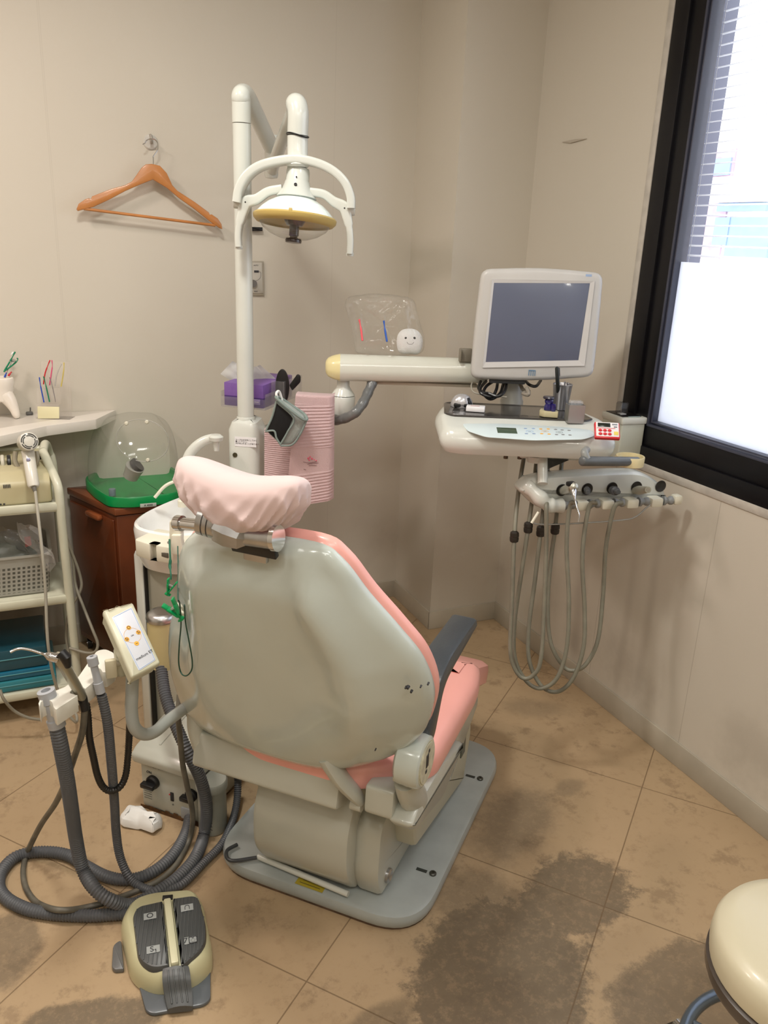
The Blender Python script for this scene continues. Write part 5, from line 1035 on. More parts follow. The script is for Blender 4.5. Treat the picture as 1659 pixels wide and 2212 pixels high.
# crumpled cloth
CL_=thing('paper_towel','crumpled white paper towel lying on the floor by the utility box','paper towel',F(305,1790,0))
bm=bmesh.new(); rnd=random.Random(3)
cr=[F(258,1775).xy,F(275,1762).xy,F(300,1757).xy,F(320,1768).xy,F(352,1776).xy,F(350,1792).xy,F(332,1808).xy,F(300,1795).xy,F(262,1790).xy]
oo=rpoly([(q_.x,q_.y,.008) for q_ in cr],n=3)
def wr(x,y): return .004*math.sin(x*90+y*40)+.003*math.sin(y*150-x*60)+.002*math.sin(x*210)
solid(bm,oo,[(.004,.0),(0,.004),(0,.012),(.004,.024),(.012,.032),(.022,.036)],None,zf=lambda x,y: max(0,wr(x,y)*1.0+.004)); 
for v in bm.verts: v.co.z=max(.0008,v.co.z*1.0)
fin('crumpled_sheet',bm,PAPER,CL_,angle=25)
# ---------------------------------------------------------------- foot control
FP=F(360,2020,0); fa=math.radians(-14); FC=thing('foot_control','cream and grey foot pedal with labelled ribbed pads and chrome lever on the floor','foot pedal',FP,fa); FM=rootM(FC)
def fz(px,py,z): q_=FM.inverted()@F(px,py,z); return q_
print('foot',[tuple(round(c,3) for c in fz(*t)) for t in ((265,1990,.05),(290,1945,.07),(435,1925,.07),(452,2030,.05),(300,2130,.03),(455,2100,.0),(310,2185,0),(455,2165,0),(240,2090,0),(245,2040,0))])
def fo(L_,z): return rpoly([(lambda q_:(q_.x,q_.y,t[2]))(fz(t[0],t[1],z)) for t in L_],n=6)
FCR=mat('foot_cream',(.56,.53,.33),.35,nz=.05)
ob_=fo([(262,1985,.02),(285,1945,.03),(330,1930,.02),(420,1923,.03),(437,1950,.02),(455,2040,.03),(452,2070,.02),(420,2100,.03),(340,2120,.03),(285,2090,.03)],.045)
bm=bmesh.new(); solid(bm,ob_,[(-.004,.004),(-.004,.02),(-.002,.036),(.003,.048),(.008,.054),(.012,.057)]); fin('pedal_housing',bm,FCR,FC,FM)
PADM=mat('pad_grey',(.075,.08,.082),.4)
for k,(L_,stick) in enumerate((([(286,1975,.02),(298,1957,.015),(352,1945,.004),(366,2085,.004),(330,2092,.03),(298,2072,.02)],((324,1978),(331,2050))),([(372,1940,.004),(428,1932,.02),(446,2000,.02),(444,2045,.03),(392,2088,.004)],((404,1960),(412,2030))))):
    o6=fo(L_,.066); bm=bmesh.new(); solid(bm,o6,[(0,.050),(0,.060),(.002,.0655),(.005,.067)]); 
    pd=fin('pedal_pad',bm,PADM,FC,FM)
    cxs=[p.x for p in o6]; x0,x1=min(cxs),max(cxs); bm=bmesh.new()
    for i in range(9):
        x=x0+.007+(x1-x0-.014)*i/8
        ys=[]; 
        for a,b in zip(o6,o6[1:]+o6[:1]):
            if (a.x-x)*(b.x-x)<0: ys.append(a.y+(b.y-a.y)*(x-a.x)/(b.x-a.x))
        if len(ys)>=2: box(bm,(x,(min(ys)+max(ys))/2,.0672),(.0028,max(ys)-min(ys)-.010,.0014),.0004)
    fin('pad_ribs',bm,PADM,pd,FM)
    for j,(px,py) in enumerate(stick):
        q_=fz(px,py,.069); bm=bmesh.new(); M_=FM@Matrix.Translation((q_.x,q_.y,.0684))@Matrix.Rotation(.12,4,'Z'); box(bm,(0,0,0),(.026,.018,.0008),.0002,M_); fin('pad_sticker',bm,mat('sticker_silver',(.36,.38,.38),.25),pd,smooth=False)
        text('sticker_lettering',[['O','S\u2081'],['\u300f','\u2215-']][k][j] if k==0 else ['\u2229','7\u0335'][j],.018,M_@Matrix.Translation((0,0,.0005)),INK,pd)
# the pads/ribs were drawn in local space: move helper meshes built without frame
bm=bmesh.new(); a,b=fz(361,1942,.066),fz(378,2082,.066); d=(b-a); L__=d.length; M_=Matrix.Translation(((a.x+b.x)/2,(a.y+b.y)/2,.060))@Matrix.Rotation(math.atan2(d.y,d.x),4,'Z'); box(bm,(0,0,0),(L__,.016,.02),.004,M_); fin('centre_ridge',bm,mat('ridge_cream',(.66,.64,.44),.35),FC,FM)
bm=bmesh.new(); q_=fz(362,1938,.06); box(bm,(q_.x,q_.y,.058),(.022,.012,.006),.001); fin('ridge_slot',bm,BLACK,FC,FM)
pl6=fo([(296,2115,.006),(345,2100,.004),(420,2095,.004),(455,2075,.004),(455,2160,.012),(440,2172,.01),(330,2192,.012),(315,2185,.01)],.006)
bm=bmesh.new(); slab(bm,pl6,0,.009,.003,FM); fin('lower_plate',bm,mat('plate_grey_blue',(.12,.135,.15),.3,nz=.15),FC)
pl7=fo([(262,2028,.01),(244,2040,.012),(241,2088,.01),(248,2094,.004),(268,2092,.004)],.012)
bm=bmesh.new(); slab(bm,pl7,0,.012,.003,FM); fin('side_toe_tab',bm,mat('tab_grey',(.14,.14,.14),.35,nz=.15),FC)
bm=bmesh.new(); 
lv=[fz(380,2098,.050),fz(382,2125,.042),fz(386,2155,.022),fz(390,2185,.010)]
for i,(a,wd) in enumerate(zip(lv,(.052,.054,.052,.048))): pass
rings=[]
for a,wd,th in zip(catm(lv,4),[.050,.052,.053,.054,.054,.054,.053,.053,.052,.051,.050,.049,.046],[.014]*13):
    rings.append([bm.verts.new(FM@V(a.x+x*wd/2,a.y+.0,a.z+(th*(1-.3*x*x) if t else -.002))) for t,xs in ((1,[-1,-.8,-.4,0,.4,.8,1]),(0,[1,0,-1])) for x in xs])
for A,B_ in zip(rings,rings[1:]):
    for k in range(len(A)): bm.faces.new((A[k],A[(k+1)%len(A)],B_[(k+1)%len(A)],B_[k]))
bm.faces.new(rings[0][::-1]); bm.faces.new(rings[-1]); lev=fin('toe_lever',bm,PADM,FC)
bm=bmesh.new()
for x in (-.33,-.11,.11,.33): tube(bm,[FM@(V(a.x+x*.046,a.y,a.z+.0135)) for a in catm(lv,4)[1:-1]],.0018,6)
fin('lever_ribs',bm,PADM,lev)
bm=bmesh.new(); box(bm,fz(330,2130,.02)+V(.015,.01,0),(.03,.02,.02),.004,FM); box(bm,fz(432,2098,.02),(.02,.02,.02),.004,FM); fin('lever_brackets',bm,BLACK,FC)
# ---------------------------------------------------------------- wooden cabinet
wa=math.radians(4); cab0=V(.243,2.60,0)
WC=thing('wooden_cabinet','small red brown wooden cabinet with rounded handle between trolley and spittoon','cabinet',cab0,wa+math.radians(0))
CM=axes(cab0,(math.cos(wa),math.sin(wa),0),(-.42,.91,0) if False else (-.33,.944,0),(0,0,1))
# plan is a parallelogram seen at its front corner
pln=[(0,0),(.32,0),(.22,.285),(-.105,.285)]
bm=bmesh.new(); R_=Matrix.Translation(cab0)@Matrix.Rotation(wa,4,'Z'); slab(bm,rpoly(pln,.004),.045,.575,.003,R_); fin('cabinet_body',bm,WOODC,WC)
bm=bmesh.new(); slab(bm,rpoly([(x+(-.006 if x<=0 else .006),y+(-.006 if y==0 else 0)) for x,y in pln],.004),.578,.602,.004,R_); fin('cabinet_top',bm,mat('wood_top',(.17,.05,.018),.3,nz=.3,ns=6,coat=.2),WC)
side=Vector((-.105,.285,0)).normalized(); sn=V(-side.y,side.x,0)
SM_=R_@axes((0,0,0),side,(0,0,1),side.cross(V(0,0,1)))
if (SM_.to_3x3()@V(0,0,1)).x>0: SM_=R_@axes((0,0,0),-side,(0,0,1),(-side).cross(V(0,0,1))); sgx=-1
else: sgx=1
bm=bmesh.new(); slab(bm,rpoly([(sgx*.012,.07),(sgx*.29,.07),(sgx*.29,.560),(sgx*.012,.560)],.004),.0,.008,.003,SM_); dr=fin('cabinet_door',bm,WOODC,WC)
hp=SM_.inverted()@PN(207,1112,SM_@V(0,0,.01),SM_.to_3x3()@V(0,0,1))
bm=bmesh.new(); box(bm,(hp.x,hp.y,.018),(.085,.020,.022),.009,SM_); fin('door_handle',bm,mat('handle_wood',(.30,.08,.025),.3,nz=.2,coat=.3),dr)
for (x,y) in ((.02,.02),(.28,.02),(-.08,.26),(.2,.26)):
    bm=bmesh.new(); p=R_@V(x,y,.02); tube(bm,[p+V(-.008,0,0),p+V(.008,0,0)],.02,18); fin('caster_wheel',bm,BLACK,WC)
    bm=bmesh.new(); tube(bm,[p+V(0,0,.0),p+V(0,0,.028)],.006,8); tube(bm,[p+V(-.0095,0,0),p+V(.0095,0,0)],.008,12); fin('caster_fork',bm,CHROME,WC)
# ---------------------------------------------------------------- green tray with clear dome
gz=.602
GT=thing('green_tray_dome','green plastic tray under a large clear dome on the wooden cabinet','grinding box',F(290,1070,gz),0)
go=[F(*t,gz).xy for t in ((185,1058),(188,1048),(270,1018),(360,1022),(392,1040),(394,1078),(380,1088),(285,1099),(236,1098),(205,1078))]
gp=rpoly([(q_.x,q_.y,.03) for q_ in go],n=5)
bm=bmesh.new(); solid(bm,gp,[(.004,gz+.001),(0,gz+.004),(0,gz+.032),(.003,gz+.036),(.008,gz+.034),(.013,gz+.016),(.022,gz+.012),(.04,gz+.012)]); fin('tray',bm,GREEN,GT)
cg=sum(gp,Vector((0,0)))/len(gp)
bm=bmesh.new(); N=len(gp); K=18; rings=[]
for k in range(K+1):
    t=k/K; hgt=.225*math.sin(t*PI/2)**.9; s=.95*(math.cos(t*PI/2)**.42 if t<1 else .0); s=max(s,.02)
    rings.append([bm.verts.new((cg.x+(p.x-cg.x)*s+.012*t,cg.y+(p.y-cg.y)*s+.03*t,gz+.022+hgt)) for p in gp])
for A,B_ in zip(rings,rings[1:]):
    for k in range(N): bm.faces.new((A[k],A[(k+1)%N],B_[(k+1)%N],B_[k]))
bm.faces.new(rings[-1]); CD=clearmat('clear_dome',(.72,.70,.62),.03,.08)
fin('clear_dome',bm,CD,GT)
K_=Card(308,950,2.58); 
bm=bmesh.new(); ce=K_.p(308,952); tube(bm,[K_.M@(ce+V(.083*math.cos(t),0,.068*math.sin(t))) for t in [2*PI*k/60 for k in range(60)]],.0016,6,closed=True); fin('access_lid_rim',bm,mat('rim_translucent',(.50,.50,.46),.2,alpha=.6),GT)
for x,y in ((274,914),(318,911),(320,993)):
    bm=bmesh.new(); lathe(bm,[(.006,0),(.006,.006),(.004,.008),(0,.008)],K_.M@Matrix.Translation(K_.p(x,y))@Matrix.Rotation(PI/2,4,'X'),14); fin('lid_knob',bm,OFFW,GT)
bm=bmesh.new(); a,b=D(282,1030,2.62),D(292,1008,2.60); tube(bm,[a,a.lerp(b,.5),b],[.024,.026,.030],20); fin('suction_mouth',bm,mat('mouth_clear_grey',(.42,.42,.38),.2,alpha=.75),GT)
bm=bmesh.new(); tube(bm,[b,b+(b-a).normalized()*.01+V(.006,0,0)],.024,20); fin('mouth_opening',bm,mat('mouth_dark',(.08,.08,.08),.3),GT)
bm=bmesh.new(); p=F(243,1070,gz+.02); lathe(bm,[(.011,0),(.011,.020),(.010,.022),(0,.022)],Matrix.Translation(p),18); fin('grey_knob',bm,mat('blue_grey_knob',(.16,.22,.26),.4),GT)
K3=Card(318,1084,2.4); fl=F(302,1092,gz+.016); fr_=F(338,1089,gz+.016); 
bm=bmesh.new(); dx=(fr_-fl).normalized(); LMx=axes(fl.lerp(fr_,.5)+V(-.0,-.003,0),dx,(0,0,1),dx.cross(V(0,0,1))); box(bm,(0,0,0),(.05,.012,.002),.0005,LMx); fin('tray_label',bm,mat('label_silver',(.5,.55,.5),.3),GT)
text('label_lettering','X 4000',.009,LMx@Matrix.Translation((0,0,.0014 if (LMx.to_3x3()@V(0,0,1)).y<0 else -.0014)),INK,GT)
# ---------------------------------------------------------------- trolley
TR=thing('trolley','white tubular three shelf trolley at the left edge of the room','trolley',(-.15,2.56,0))
TRM=mat('trolley_enamel',(.58,.58,.46),.35,nz=.06,coat=.1)
TXR,TYF,TYB,TXL=.074,2.425,2.72,-.46
for xx in (TXR,TXL):
    bm=bmesh.new(); q0=V(xx+.006,TYF,.03)
    top=BW(100,962,2.62) if xx==TXR else V(xx,2.62,.83)
    tube(bm,catm([q0,V(xx+.004,TYF,.30),V(xx,TYF,.60),V(xx,TYF+.0,.70),V(xx-.003,TYF+.015,.745),V(xx-.02,TYF+.08,.79),V(xx-.03,TYF+.13,.812)],6),.0125,16); fin('front_upright',bm,TRM,TR)
    bm=bmesh.new(); tube(bm,catm([V(xx-.03,TYF+.13,.812),V(xx-.02,TYB-.07,.812),V(xx-.01,TYB,.77),V(xx,TYB,.66),V(xx,TYB,.03)],6),.0125,16); fin('rear_upright',bm,TRM,TR)
for z in (.665,.375,.075):
    bm=bmesh.new(); slab(bm,rpoly([(TXL,TYF-.005),(TXR,TYF-.005),(TXR,TYB),(TXL,TYB)],.01),z,z+.022,.006); box(bm,((TXL+TXR)/2,TYF-.0,z+.017),(TXR-TXL,.018,.024),.006); fin('shelf',bm,TRM,TR)
bm=bmesh.new(); tube(bm,[V(TXL,TYB-.03,.79),V(TXR-.02,TYB-.03,.79)],.009,10); fin('cross_bar',bm,TRM,TR)
# beige machine with the hand blower on top
MZ=.69
def mxy(px,py,z): q_=F(px,py,z); return q_
MC=thing('beige_machine','beige bench machine with vent slots on the top shelf of the trolley','machine',(-.1,2.5,MZ))
bm=bmesh.new(); sweepx(bm,rpoly([(TYF+.015,MZ,.006),(TYF+.012,MZ+.062,.012),(TYF+.05,MZ+.090,.012),(TYB-.02,MZ+.10,.012),(TYB-.02,MZ,.006)],n=4),-.45,TXR-.018,.012); fin('machine_case',bm,BEIGE,MC)
bm=bmesh.new()
for i in range(5): x=BW(8+i*3.4,1053,TYF+.012).x; box(bm,(x,TYF+.0125,BW(15,1053,TYF).z),(.0022,.003,.010))
for i in range(8): box(bm,(-.135+i*.009,TYF+.0140,MZ+.006),(.005,.003,.004))
fin('vent_slots',bm,INK,MC)
bm=bmesh.new(); box(bm,(TXR-.045,TYF+.16,MZ+.10),(.04,.03,.01),.003); fin('rear_foot',bm,BLACK,MC)
for i in range(4):
    c=BW(-22+i*14,1000,2.56); bm=bmesh.new(); lathe(bm,[(.0,-.005),(.022,-.005),(.024,-.003),(.024,.003),(.022,.005),(0,.005)],Matrix.Translation(c)@Matrix.Rotation(PI/2,4,'Y'),26); fin('grinding_disc',bm,mat('disc_cream',(.55,.53,.44),.5) if i%2==0 else BLACK,MC)
bm=bmesh.new(); box(bm,BW(2,1014,2.55),(.10,.04,.02),.004); fin('disc_cradle',bm,OFFW,MC)
HDv=thing('hand_blower','cream hand blower with round vented end resting in a cradle on the beige machine','hand blower',D(60,1000,2.36))
HBM=mat('blower_cream',(.62,.60,.53),.3,coat=.2)
c0=D(63,953,2.30); ax=(c0-D(45,962,2.42)).normalized(); cM=zto(c0,ax)
bm=bmesh.new(); lathe(bm,[(.0,-.085),(.016,-.084),(.022,-.07),(.026,-.04),(.0265,-.01),(.025,-.002),(.022,.0),(0,.0)],cM,30); fin('blower_head',bm,HBM,HDv)
bm=bmesh.new()
for rr,wd in ((.0205,.0022),(.0158,.002)):
    for k in range(4 if rr>.018 else 4):
        a0=k*PI/2+.12+(.5 if rr<.018 else .2); pts=[cM@V(rr*math.cos(a0+t),rr*math.sin(a0+t),.0004) for t in [1.3*i/10 for i in range(11)]]; tube(bm,pts,wd*.6,6)
fin('vent_ring',bm,BLACK,HDv)
a,b=D(60,975,2.34),D(73,1052,2.30); bm=bmesh.new(); tube(bm,[a,a.lerp(b,.15),a.lerp(b,.5),a.lerp(b,.95),b],[.018,.0175,.0165,.0165,.013],14,flat=.8); fin('blower_handle',bm,HBM,HDv)
bm=bmesh.new(); lathe(bm,[(.0055,0),(.0055,.003),(.004,.004),(0,.004)],Matrix.Translation(D(61,993,2.315))@Matrix.Rotation(PI/2-.2,4,'X'),14); fin('blower_screw',bm,mat('lilac_screw',(.34,.34,.48),.3,.4),HDv)
bm=bmesh.new(); tube(bm,[b,D(76,1062,2.30)],[.007,.005],10); fin('strain_relief',bm,mat('relief_grey',(.15,.14,.12),.4),HDv)
bm=bmesh.new(); tube(bm,catm([D(*t) for t in ((76,1060,2.30),(83,1120,2.27),(91,1190,2.26),(98,1270,2.27),(101,1350,2.28),(106,1410,2.3),(118,1470,2.36),(140,1530,2.42),(163,1560,2.45),(165,1545,2.5),(150,1530,2.52))],8),.0042,8); fin('blower_cord',bm,mat('cord_grey',(.36,.34,.28),.45),HDv)
bm=bmesh.new(); 
for sx_,x in ((-1,34),(1,78)): tube(bm,catm([D(x,975,2.38),D(x+2*sx_,995,2.38),D(x-6*sx_,1012,2.38)],4),.007,8)
box(bm,D(48,1022,2.44),(.025,.03,.05),.006); fin('cradle',bm,mat('cradle_taupe',(.30,.27,.20),.4),MC)
# loose cables on the trolley side
CB=thing('trolley_cables','grey brown cables hanging behind the right side of the trolley','cables',D(160,1250,2.5))
for L_ in ([(100,995,2.55),(112,1010,2.52),(122,1035,2.5),(125,1090,2.5),(140,1150,2.52),(156,1200,2.54),(163,1262,2.55),(180,1310,2.52),(200,1360,2.5),(211,1390,2.5),(205,1408,2.5),(185,1410,2.5),(150,1400,2.5)],[(92,1000,2.6),(118,1020,2.55),(122,1080,2.53),(135,1140,2.52),(150,1180,2.53),(172,1240,2.55),(174,1275,2.55),(150,1320,2.55),(143,1370,2.55),(150,1420,2.55)],[(0,1490,2.35),(8,1510,2.35),(30,1535,2.38),(60,1550,2.4),(90,1555,2.42)]):
    bm=bmesh.new(); tube(bm,catm([D(*t) for t in L_],7),.0045,8); fin('cable',bm,mat('cable_brown_grey',(.24,.22,.17),.5),CB)
# basket with plastic bags on the middle shelf
KB=Card(60,1230,2.42)
BK=thing('plastic_basket','translucent plastic basket with square holes on the middle shelf','basket',(-.1,2.5,.397))
n=NT('basket_net'); 
def cell(v,s_,off=0): return n.M('FRACT',n.M('ADD',n.M('DIVIDE',v,s_),off+50))
hx=n.M('MULTIPLY',n.M('GREATER_THAN',cell(n.M('ADD',n.x,n.y),.0135),.45),n.M('GREATER_THAN',cell(n.z,.0135),.45)); band_=n.M('MULTIPLY',n.M('LESS_THAN',n.z,.095),n.M('GREATER_THAN',n.z,.012))
h_=n.M('MULTIPLY',hx,band_)
n.set(n.b.inputs['Base Color'],n.mix(h_,(.46,.45,.40),(.10,.10,.085))); n.set(n.b.inputs['Alpha'],n.mix(h_,(.72,.72,.72),(.85,.85,.85))); n.b.inputs['Roughness'].default_value=.3
bm=bmesh.new(); bo1=rpoly([(-.30,2.46,.03),(.035,2.46,.03),(.035,2.69,.03),(-.30,2.69,.03)]); solid(bm,bo1,[(.014,.399),(.010,.402),(.0,.520),(-.006,.522),(-.006,.528),(.003,.527),(.004,.52),(.013,.405),(.02,.404)]); fin('basket_body',bm,n.m,BK)
PL=clearmat('plastic_bag_film',(.75,.72,.70),.25,.15)
for i,(L_,lab) in enumerate((([(38,1125,2.38),(62,1140,2.36),(118,1200,2.38),(112,1235,2.42)],'clear plastic bag leaning on the right end of the basket'),([(0,1135,2.45),(38,1150,2.44),(75,1200,2.44),(10,1215,2.46)],'clear plastic bag lying over the left of the basket'))):
    o=thing('plastic_bag',lab,'plastic bag',D(*L_[0]),0,'bags in the basket'); crumple('bag_film',[D(*t) for t in L_],o,PL,.0006,.012,seed=10+i,n_=14)
o=thing('crumpled_bag','crumpled clear bag filling the basket, behind the square holes','plastic bag',(-.1,2.58,.44)); bm=bmesh.new(); bmesh.ops.create_icosphere(bm,subdivisions=4,radius=1)
for v in bm.verts:
    p=v.co.copy(); k=1+.12*math.sin(p.x*9+p.y*5)+.1*math.sin(p.y*11-p.z*7)+.08*math.sin(p.z*15); v.co=V(-.12+p.x*.13*k,2.57+p.y*.085*k,.475+p.z*.065*k)
fin('bag_body',bm,mat('grey_bag',(.30,.32,.29),.3,alpha=.8,nz=.3,ns=20),o)
o=thing('pink_card','small pinkish label card inside the clear bag on the basket','card',D(62,1170,2.40)); crumple('card_sheet',[D(52,1160,2.4),D(66,1158,2.4),D(68,1178,2.4),D(55,1182,2.4)],o,mat('pink_card',(.45,.15,.15),.5),.0006,.001,seed=2,n_=4)
# teal boxes on the bottom shelf
for i,(z0,z1,x1,c,lab) in enumerate(((.099,.135,.0,(.03,.20,.24),'flat teal plastic box lying on the bottom shelf of the trolley'),(.1355,.165,-.01,(.01,.13,.22),'flat dark blue box stacked on the teal box'),(.1655,.235,-.02,(.012,.07,.10),'dark navy box on top of the stack on the bottom shelf'))):
    o=thing('storage_box',lab,'box',(-.15,2.55,z0)); bm=bmesh.new(); box(bm,((-.42+x1)/2+.02,2.565,(z0+z1)/2),(x1+.42,.25-.01*i,z1-z0-.001),.006); fin('box_case',bm,mat('box_colour_%d'%int(c[1]*1000),c,.35,nz=.15,coat=.2),o)
    bm=bmesh.new(); box(bm,((-.42+x1)/2+.02,2.439+.005*i,(z0+z1)/2+.004),(x1+.41,.003,.003),.001); fin('box_seam',bm,mat('seam_teal',(.10,.30,.34),.4),o)
# ---------------------------------------------------------------- wall shelf
SHZ=.855
SHO=thing('wall_shelf','white wedge shaped wall shelf tapering to the right, upper left','shelf',(-.4,2.85,SHZ-.015))
sp0=[BW(250,892).xy if False else Vector((.292,2.909)),F(207,906,SHZ).xy,F(100,920,SHZ).xy,F(0,942,SHZ).xy,Vector((-.62,2.30)),Vector((-1.2,1.95)),Vector((-1.69,1.8)),Vector((-1.69,2.909))]
bm=bmesh.new(); slab(bm,rpoly([(p.x,p.y) for p in sp0],.004),SHZ-.032,SHZ,.001); fin('shelf_board',bm,mat('shelf_laminate',(.72,.68,.62),.35,nz=.02),SHO)
# tooth shaped holder
TH=thing('tooth_holder','glossy white tooth shaped holder with brushes, cut by the left edge','holder',F(8,903,SHZ)); tb=TH.location.copy()
TOO=mat('tooth_gloss',(.82,.76,.68),.12,coat=.5)
KT=Card(0,0,1,P=tb+V(0,.0,0)); 
bm=bmesh.new()
prof=[(.0,.055),(.034,.058),(.038,.07),(.036,.085),(.040,.102),(.0435,.118),(.041,.128),(.036,.131),(.034,.126),(.034,.09),(0,.09)]
lathe(bm,prof,Matrix.Translation(tb+V(0,.0,0)),32,1,.8); fin('tooth_cup',bm,TOO,TH)
for sx_ in (-1,1):
    bm=bmesh.new(); tube(bm,catm([KT.M@V(sx_*.012,0,.075),KT.M@V(sx_*.026,0,.055),KT.M@V(sx_*.037,0,.03),KT.M@V(sx_*.044,0,.002)],6),[.026,.026,.025,.024,.023,.022,.021,.020,.019,.018,.017,.016,.015,.014,.0135,.013,.012,.010,.007],16); fin('tooth_root',bm,TOO,TH)
px_stand=False; YT_=TH.location.y; YF_=F(105,905,SHZ).y+.010; YB_=F(105,905,SHZ).y+.030
def brush(label,pts,col,r=.0032,tag=None,head=True,grp=None):
    P=[D(*t) if t[2]<2.5 else BW(t[0],t[1],YB_ if t[2]>=2.8 else YF_ if t[2]==2.72 and px_stand else YT_) for t in pts]; o=thing('toothbrush',label,'toothbrush',P[0],0,grp); bm=bmesh.new(); c=catm(P,6); n_=len(c); tube(bm,c,[r*(1.1 if i<n_*.55 else .7 if i<n_*.78 else 1.0) for i in range(n_)],10,flat=.7); fin('brush_handle',bm,col,o)
    if head:
        a,b=c[-1],c[-1-max(2,n_//6)]; bm=bmesh.new(); m_=a.lerp(b,.5); 
        d=(a-b).normalized(); side_=-rt; box(bm,(0,0,0),((a-b).length,.006,.005),.001,axes(m_+side_*.006,d,side_,d.cross(side_))); fin('bristles',bm,mat('bristle_white',(.75,.75,.75),.6),o)
    return o
GB=mat('toothbrush_green',(.0,.22,.10),.3); BB=mat('toothbrush_blue',(.02,.08,.50),.3); RB=mat('toothbrush_red',(.60,.02,.03),.3); PB=mat('toothbrush_pink',(.75,.12,.25),.3); YB=mat('toothbrush_yellow',(.75,.60,.03),.3); CB_=mat('toothbrush_clear',(.62,.60,.60),.2,alpha=.8)
brush('green toothbrush standing upright in the tooth shaped holder',[(10,800,2.74),(22,780,2.74),(33,760,2.74)],GB)
brush('green interdental brush leaning right in the tooth shaped holder',[(8,803,2.72),(28,788,2.72),(38,778,2.72),(37,773,2.72)],GB,head=False)
brush('short blue brush handle low in the tooth shaped holder',[(10,815,2.73),(14,805,2.73)],BB,.004,head=False)
brush('short red brush handle low in the tooth shaped holder',[(18,812,2.75),(25,803,2.75)],RB,.004,head=False)
o=thing('dental_mirror','small round dental mirror in the tooth shaped holder','mirror',BW(20,805,YT_)); bm=bmesh.new(); tube(bm,[BW(14,806,YT_),BW(26,780,YT_)],.0012,6); lathe(bm,[(.0095,-.0008),(.0095,.0008)],Matrix.Translation(BW(27,779,YT_))@Matrix.Rotation(.4,4,'X'),18); fin('mirror_wand',bm,STEEL,o)
# clear stand with colour toothbrushes
CS=thing('clear_display_stand','clear acrylic stand showing coloured toothbrushes on the wall shelf','display stand',F(105,905,SHZ)); KS=Card(105,905,1,P=F(105,905,SHZ)+V(0,.0,0))
CA=clearmat('stand_acrylic',(.80,.72,.66),.13)
bm=bmesh.new(); s0=KS.p(78,905); s1=KS.p(150,905)
slab(bm,rpoly(KS.xz([(78,872),(128,872),(127,906),(77,904)]),.002),-.002,.0,.0005,KS.M@XZ); slab(bm,rpoly(KS.xz([(80,838),(130,838),(134,872),(80,872)],.02),.002),.016,.018,.0005,KS.M@XZ); slab(bm,rpoly(KS.xz([(90,780),(152,780),(158,900),(92,900)],.045),.002),.036,.038,.0005,KS.M@XZ)
box(bm,V((s0.x+s1.x)/2,.025,.001),(s1.x-s0.x,.05,.002),0,KS.M); fin('stand_panels',bm,CA,CS)
px_stand=True
brush('red sample toothbrush, back row at left of the clear stand',[(94,830,2.80),(97,808,2.80),(103,790,2.80),(108,778,2.80)],RB,.0028,head=False)
brush('pink sample toothbrush, back row of the clear stand beside the red one',[(107,832,2.81),(111,805,2.81),(113,790,2.81),(112,778,2.81)],PB,.0028,head=False)
brush('clear sample toothbrush between the pink and yellow ones on the stand',[(119,834,2.81),(122,812,2.81),(128,796,2.81),(133,786,2.81)],CB_,.0028,head=False)
brush('yellow sample toothbrush at the right of the back row on the stand',[(132,835,2.80),(136,812,2.80),(138,795,2.80),(138,783,2.80)],YB,.0028,head=False)
brush('blue sample toothbrush at the left of the front row on the stand',[(95,869,2.72),(91,850,2.72),(87,830,2.72),(85,815,2.72)],BB,.0028,head=False)
brush('green sample toothbrush in the front row of the stand',[(107,868,2.72),(103,850,2.72),(98,828,2.72),(94,813,2.72)],GB,.0028,head=False)
brush('grey sample toothbrush at the right of the front row on the stand',[(120,868,2.72),(117,852,2.72),(112,830,2.72),(107,815,2.72)],mat('toothbrush_grey',(.25,.23,.24),.3),.0020,head=False)
o=thing('note_card','blank pale yellow note card in front of the clear toothbrush stand','card',KS.M@V(0,-.006,0)); bm=bmesh.new(); slab(bm,rpoly(KS.xz([(81,878),(128,879),(128,904),(82,904)],-.005),.001),-.006,-.004,.0003,KS.M@XZ); fin('card_sheet',bm,mat('pale_yellow_card',(.78,.74,.48),.6),o)
o=thing('metal_clip','small dark metal clip lying on the shelf beside the tooth holder','clip',F(65,898,SHZ)); bm=bmesh.new(); box(bm,F(64,896,SHZ)+V(0,0,.005),(.022,.02,.009),.003); tube(bm,[F(66,893,SHZ)+V(0,0,.008),F(66,893,SHZ)+V(.001,0,.02)],.002,6); fin('clip_body',bm,mat('clip_metal',(.12,.12,.12),.35,.7),o)
# ---------------------------------------------------------------- hanger, hook, wall control
KH=Card(0,0,1,P=(.43,Y1-.045,1.5)); KH.x=V(1,0,0); KH.y=V(0,1,0); KH.M=axes(KH.o,(1,0,0),(0,1,0),(0,0,1)); KH.I=KH.M.inverted()
WHK=thing('wall_hook','white round plastic hook stuck on the back wall above the hanger','hook',BW(325,307,Y1-.01)); K0=Card(0,0,1,P=(.43,Y1,1.5)); K0.x=V(1,0,0); K0.y=V(0,1,0); K0.M=axes(K0.o,(1,0,0),(0,1,0),(0,0,1)); K0.I=K0.M.inverted()
c=K0.p(325,307); bm=bmesh.new(); lathe(bm,[(.023,.0),(.023,.003),(.020,.006),(0,.007)],K0.M@Matrix.Translation(c)@Matrix.Rotation(PI/2,4,'X'),30); fin('hook_disc',bm,mat('hook_translucent',(.58,.56,.52),.2,coat=.3),WHK)
bm=bmesh.new(); tube(bm,catm([K0.M@(c+V(.0,-.004,.02)),K0.M@(c+V(.001,-.012,.016)),K0.M@(c+V(.002,-.016,.002)),K0.M@(c+V(-.001,-.026,-.004)),K0.M@(c+V(-.003,-.030,.008))],5),.0045,10); fin('hook_arm',bm,mat('hook_taupe',(.36,.33,.29),.4),WHK)
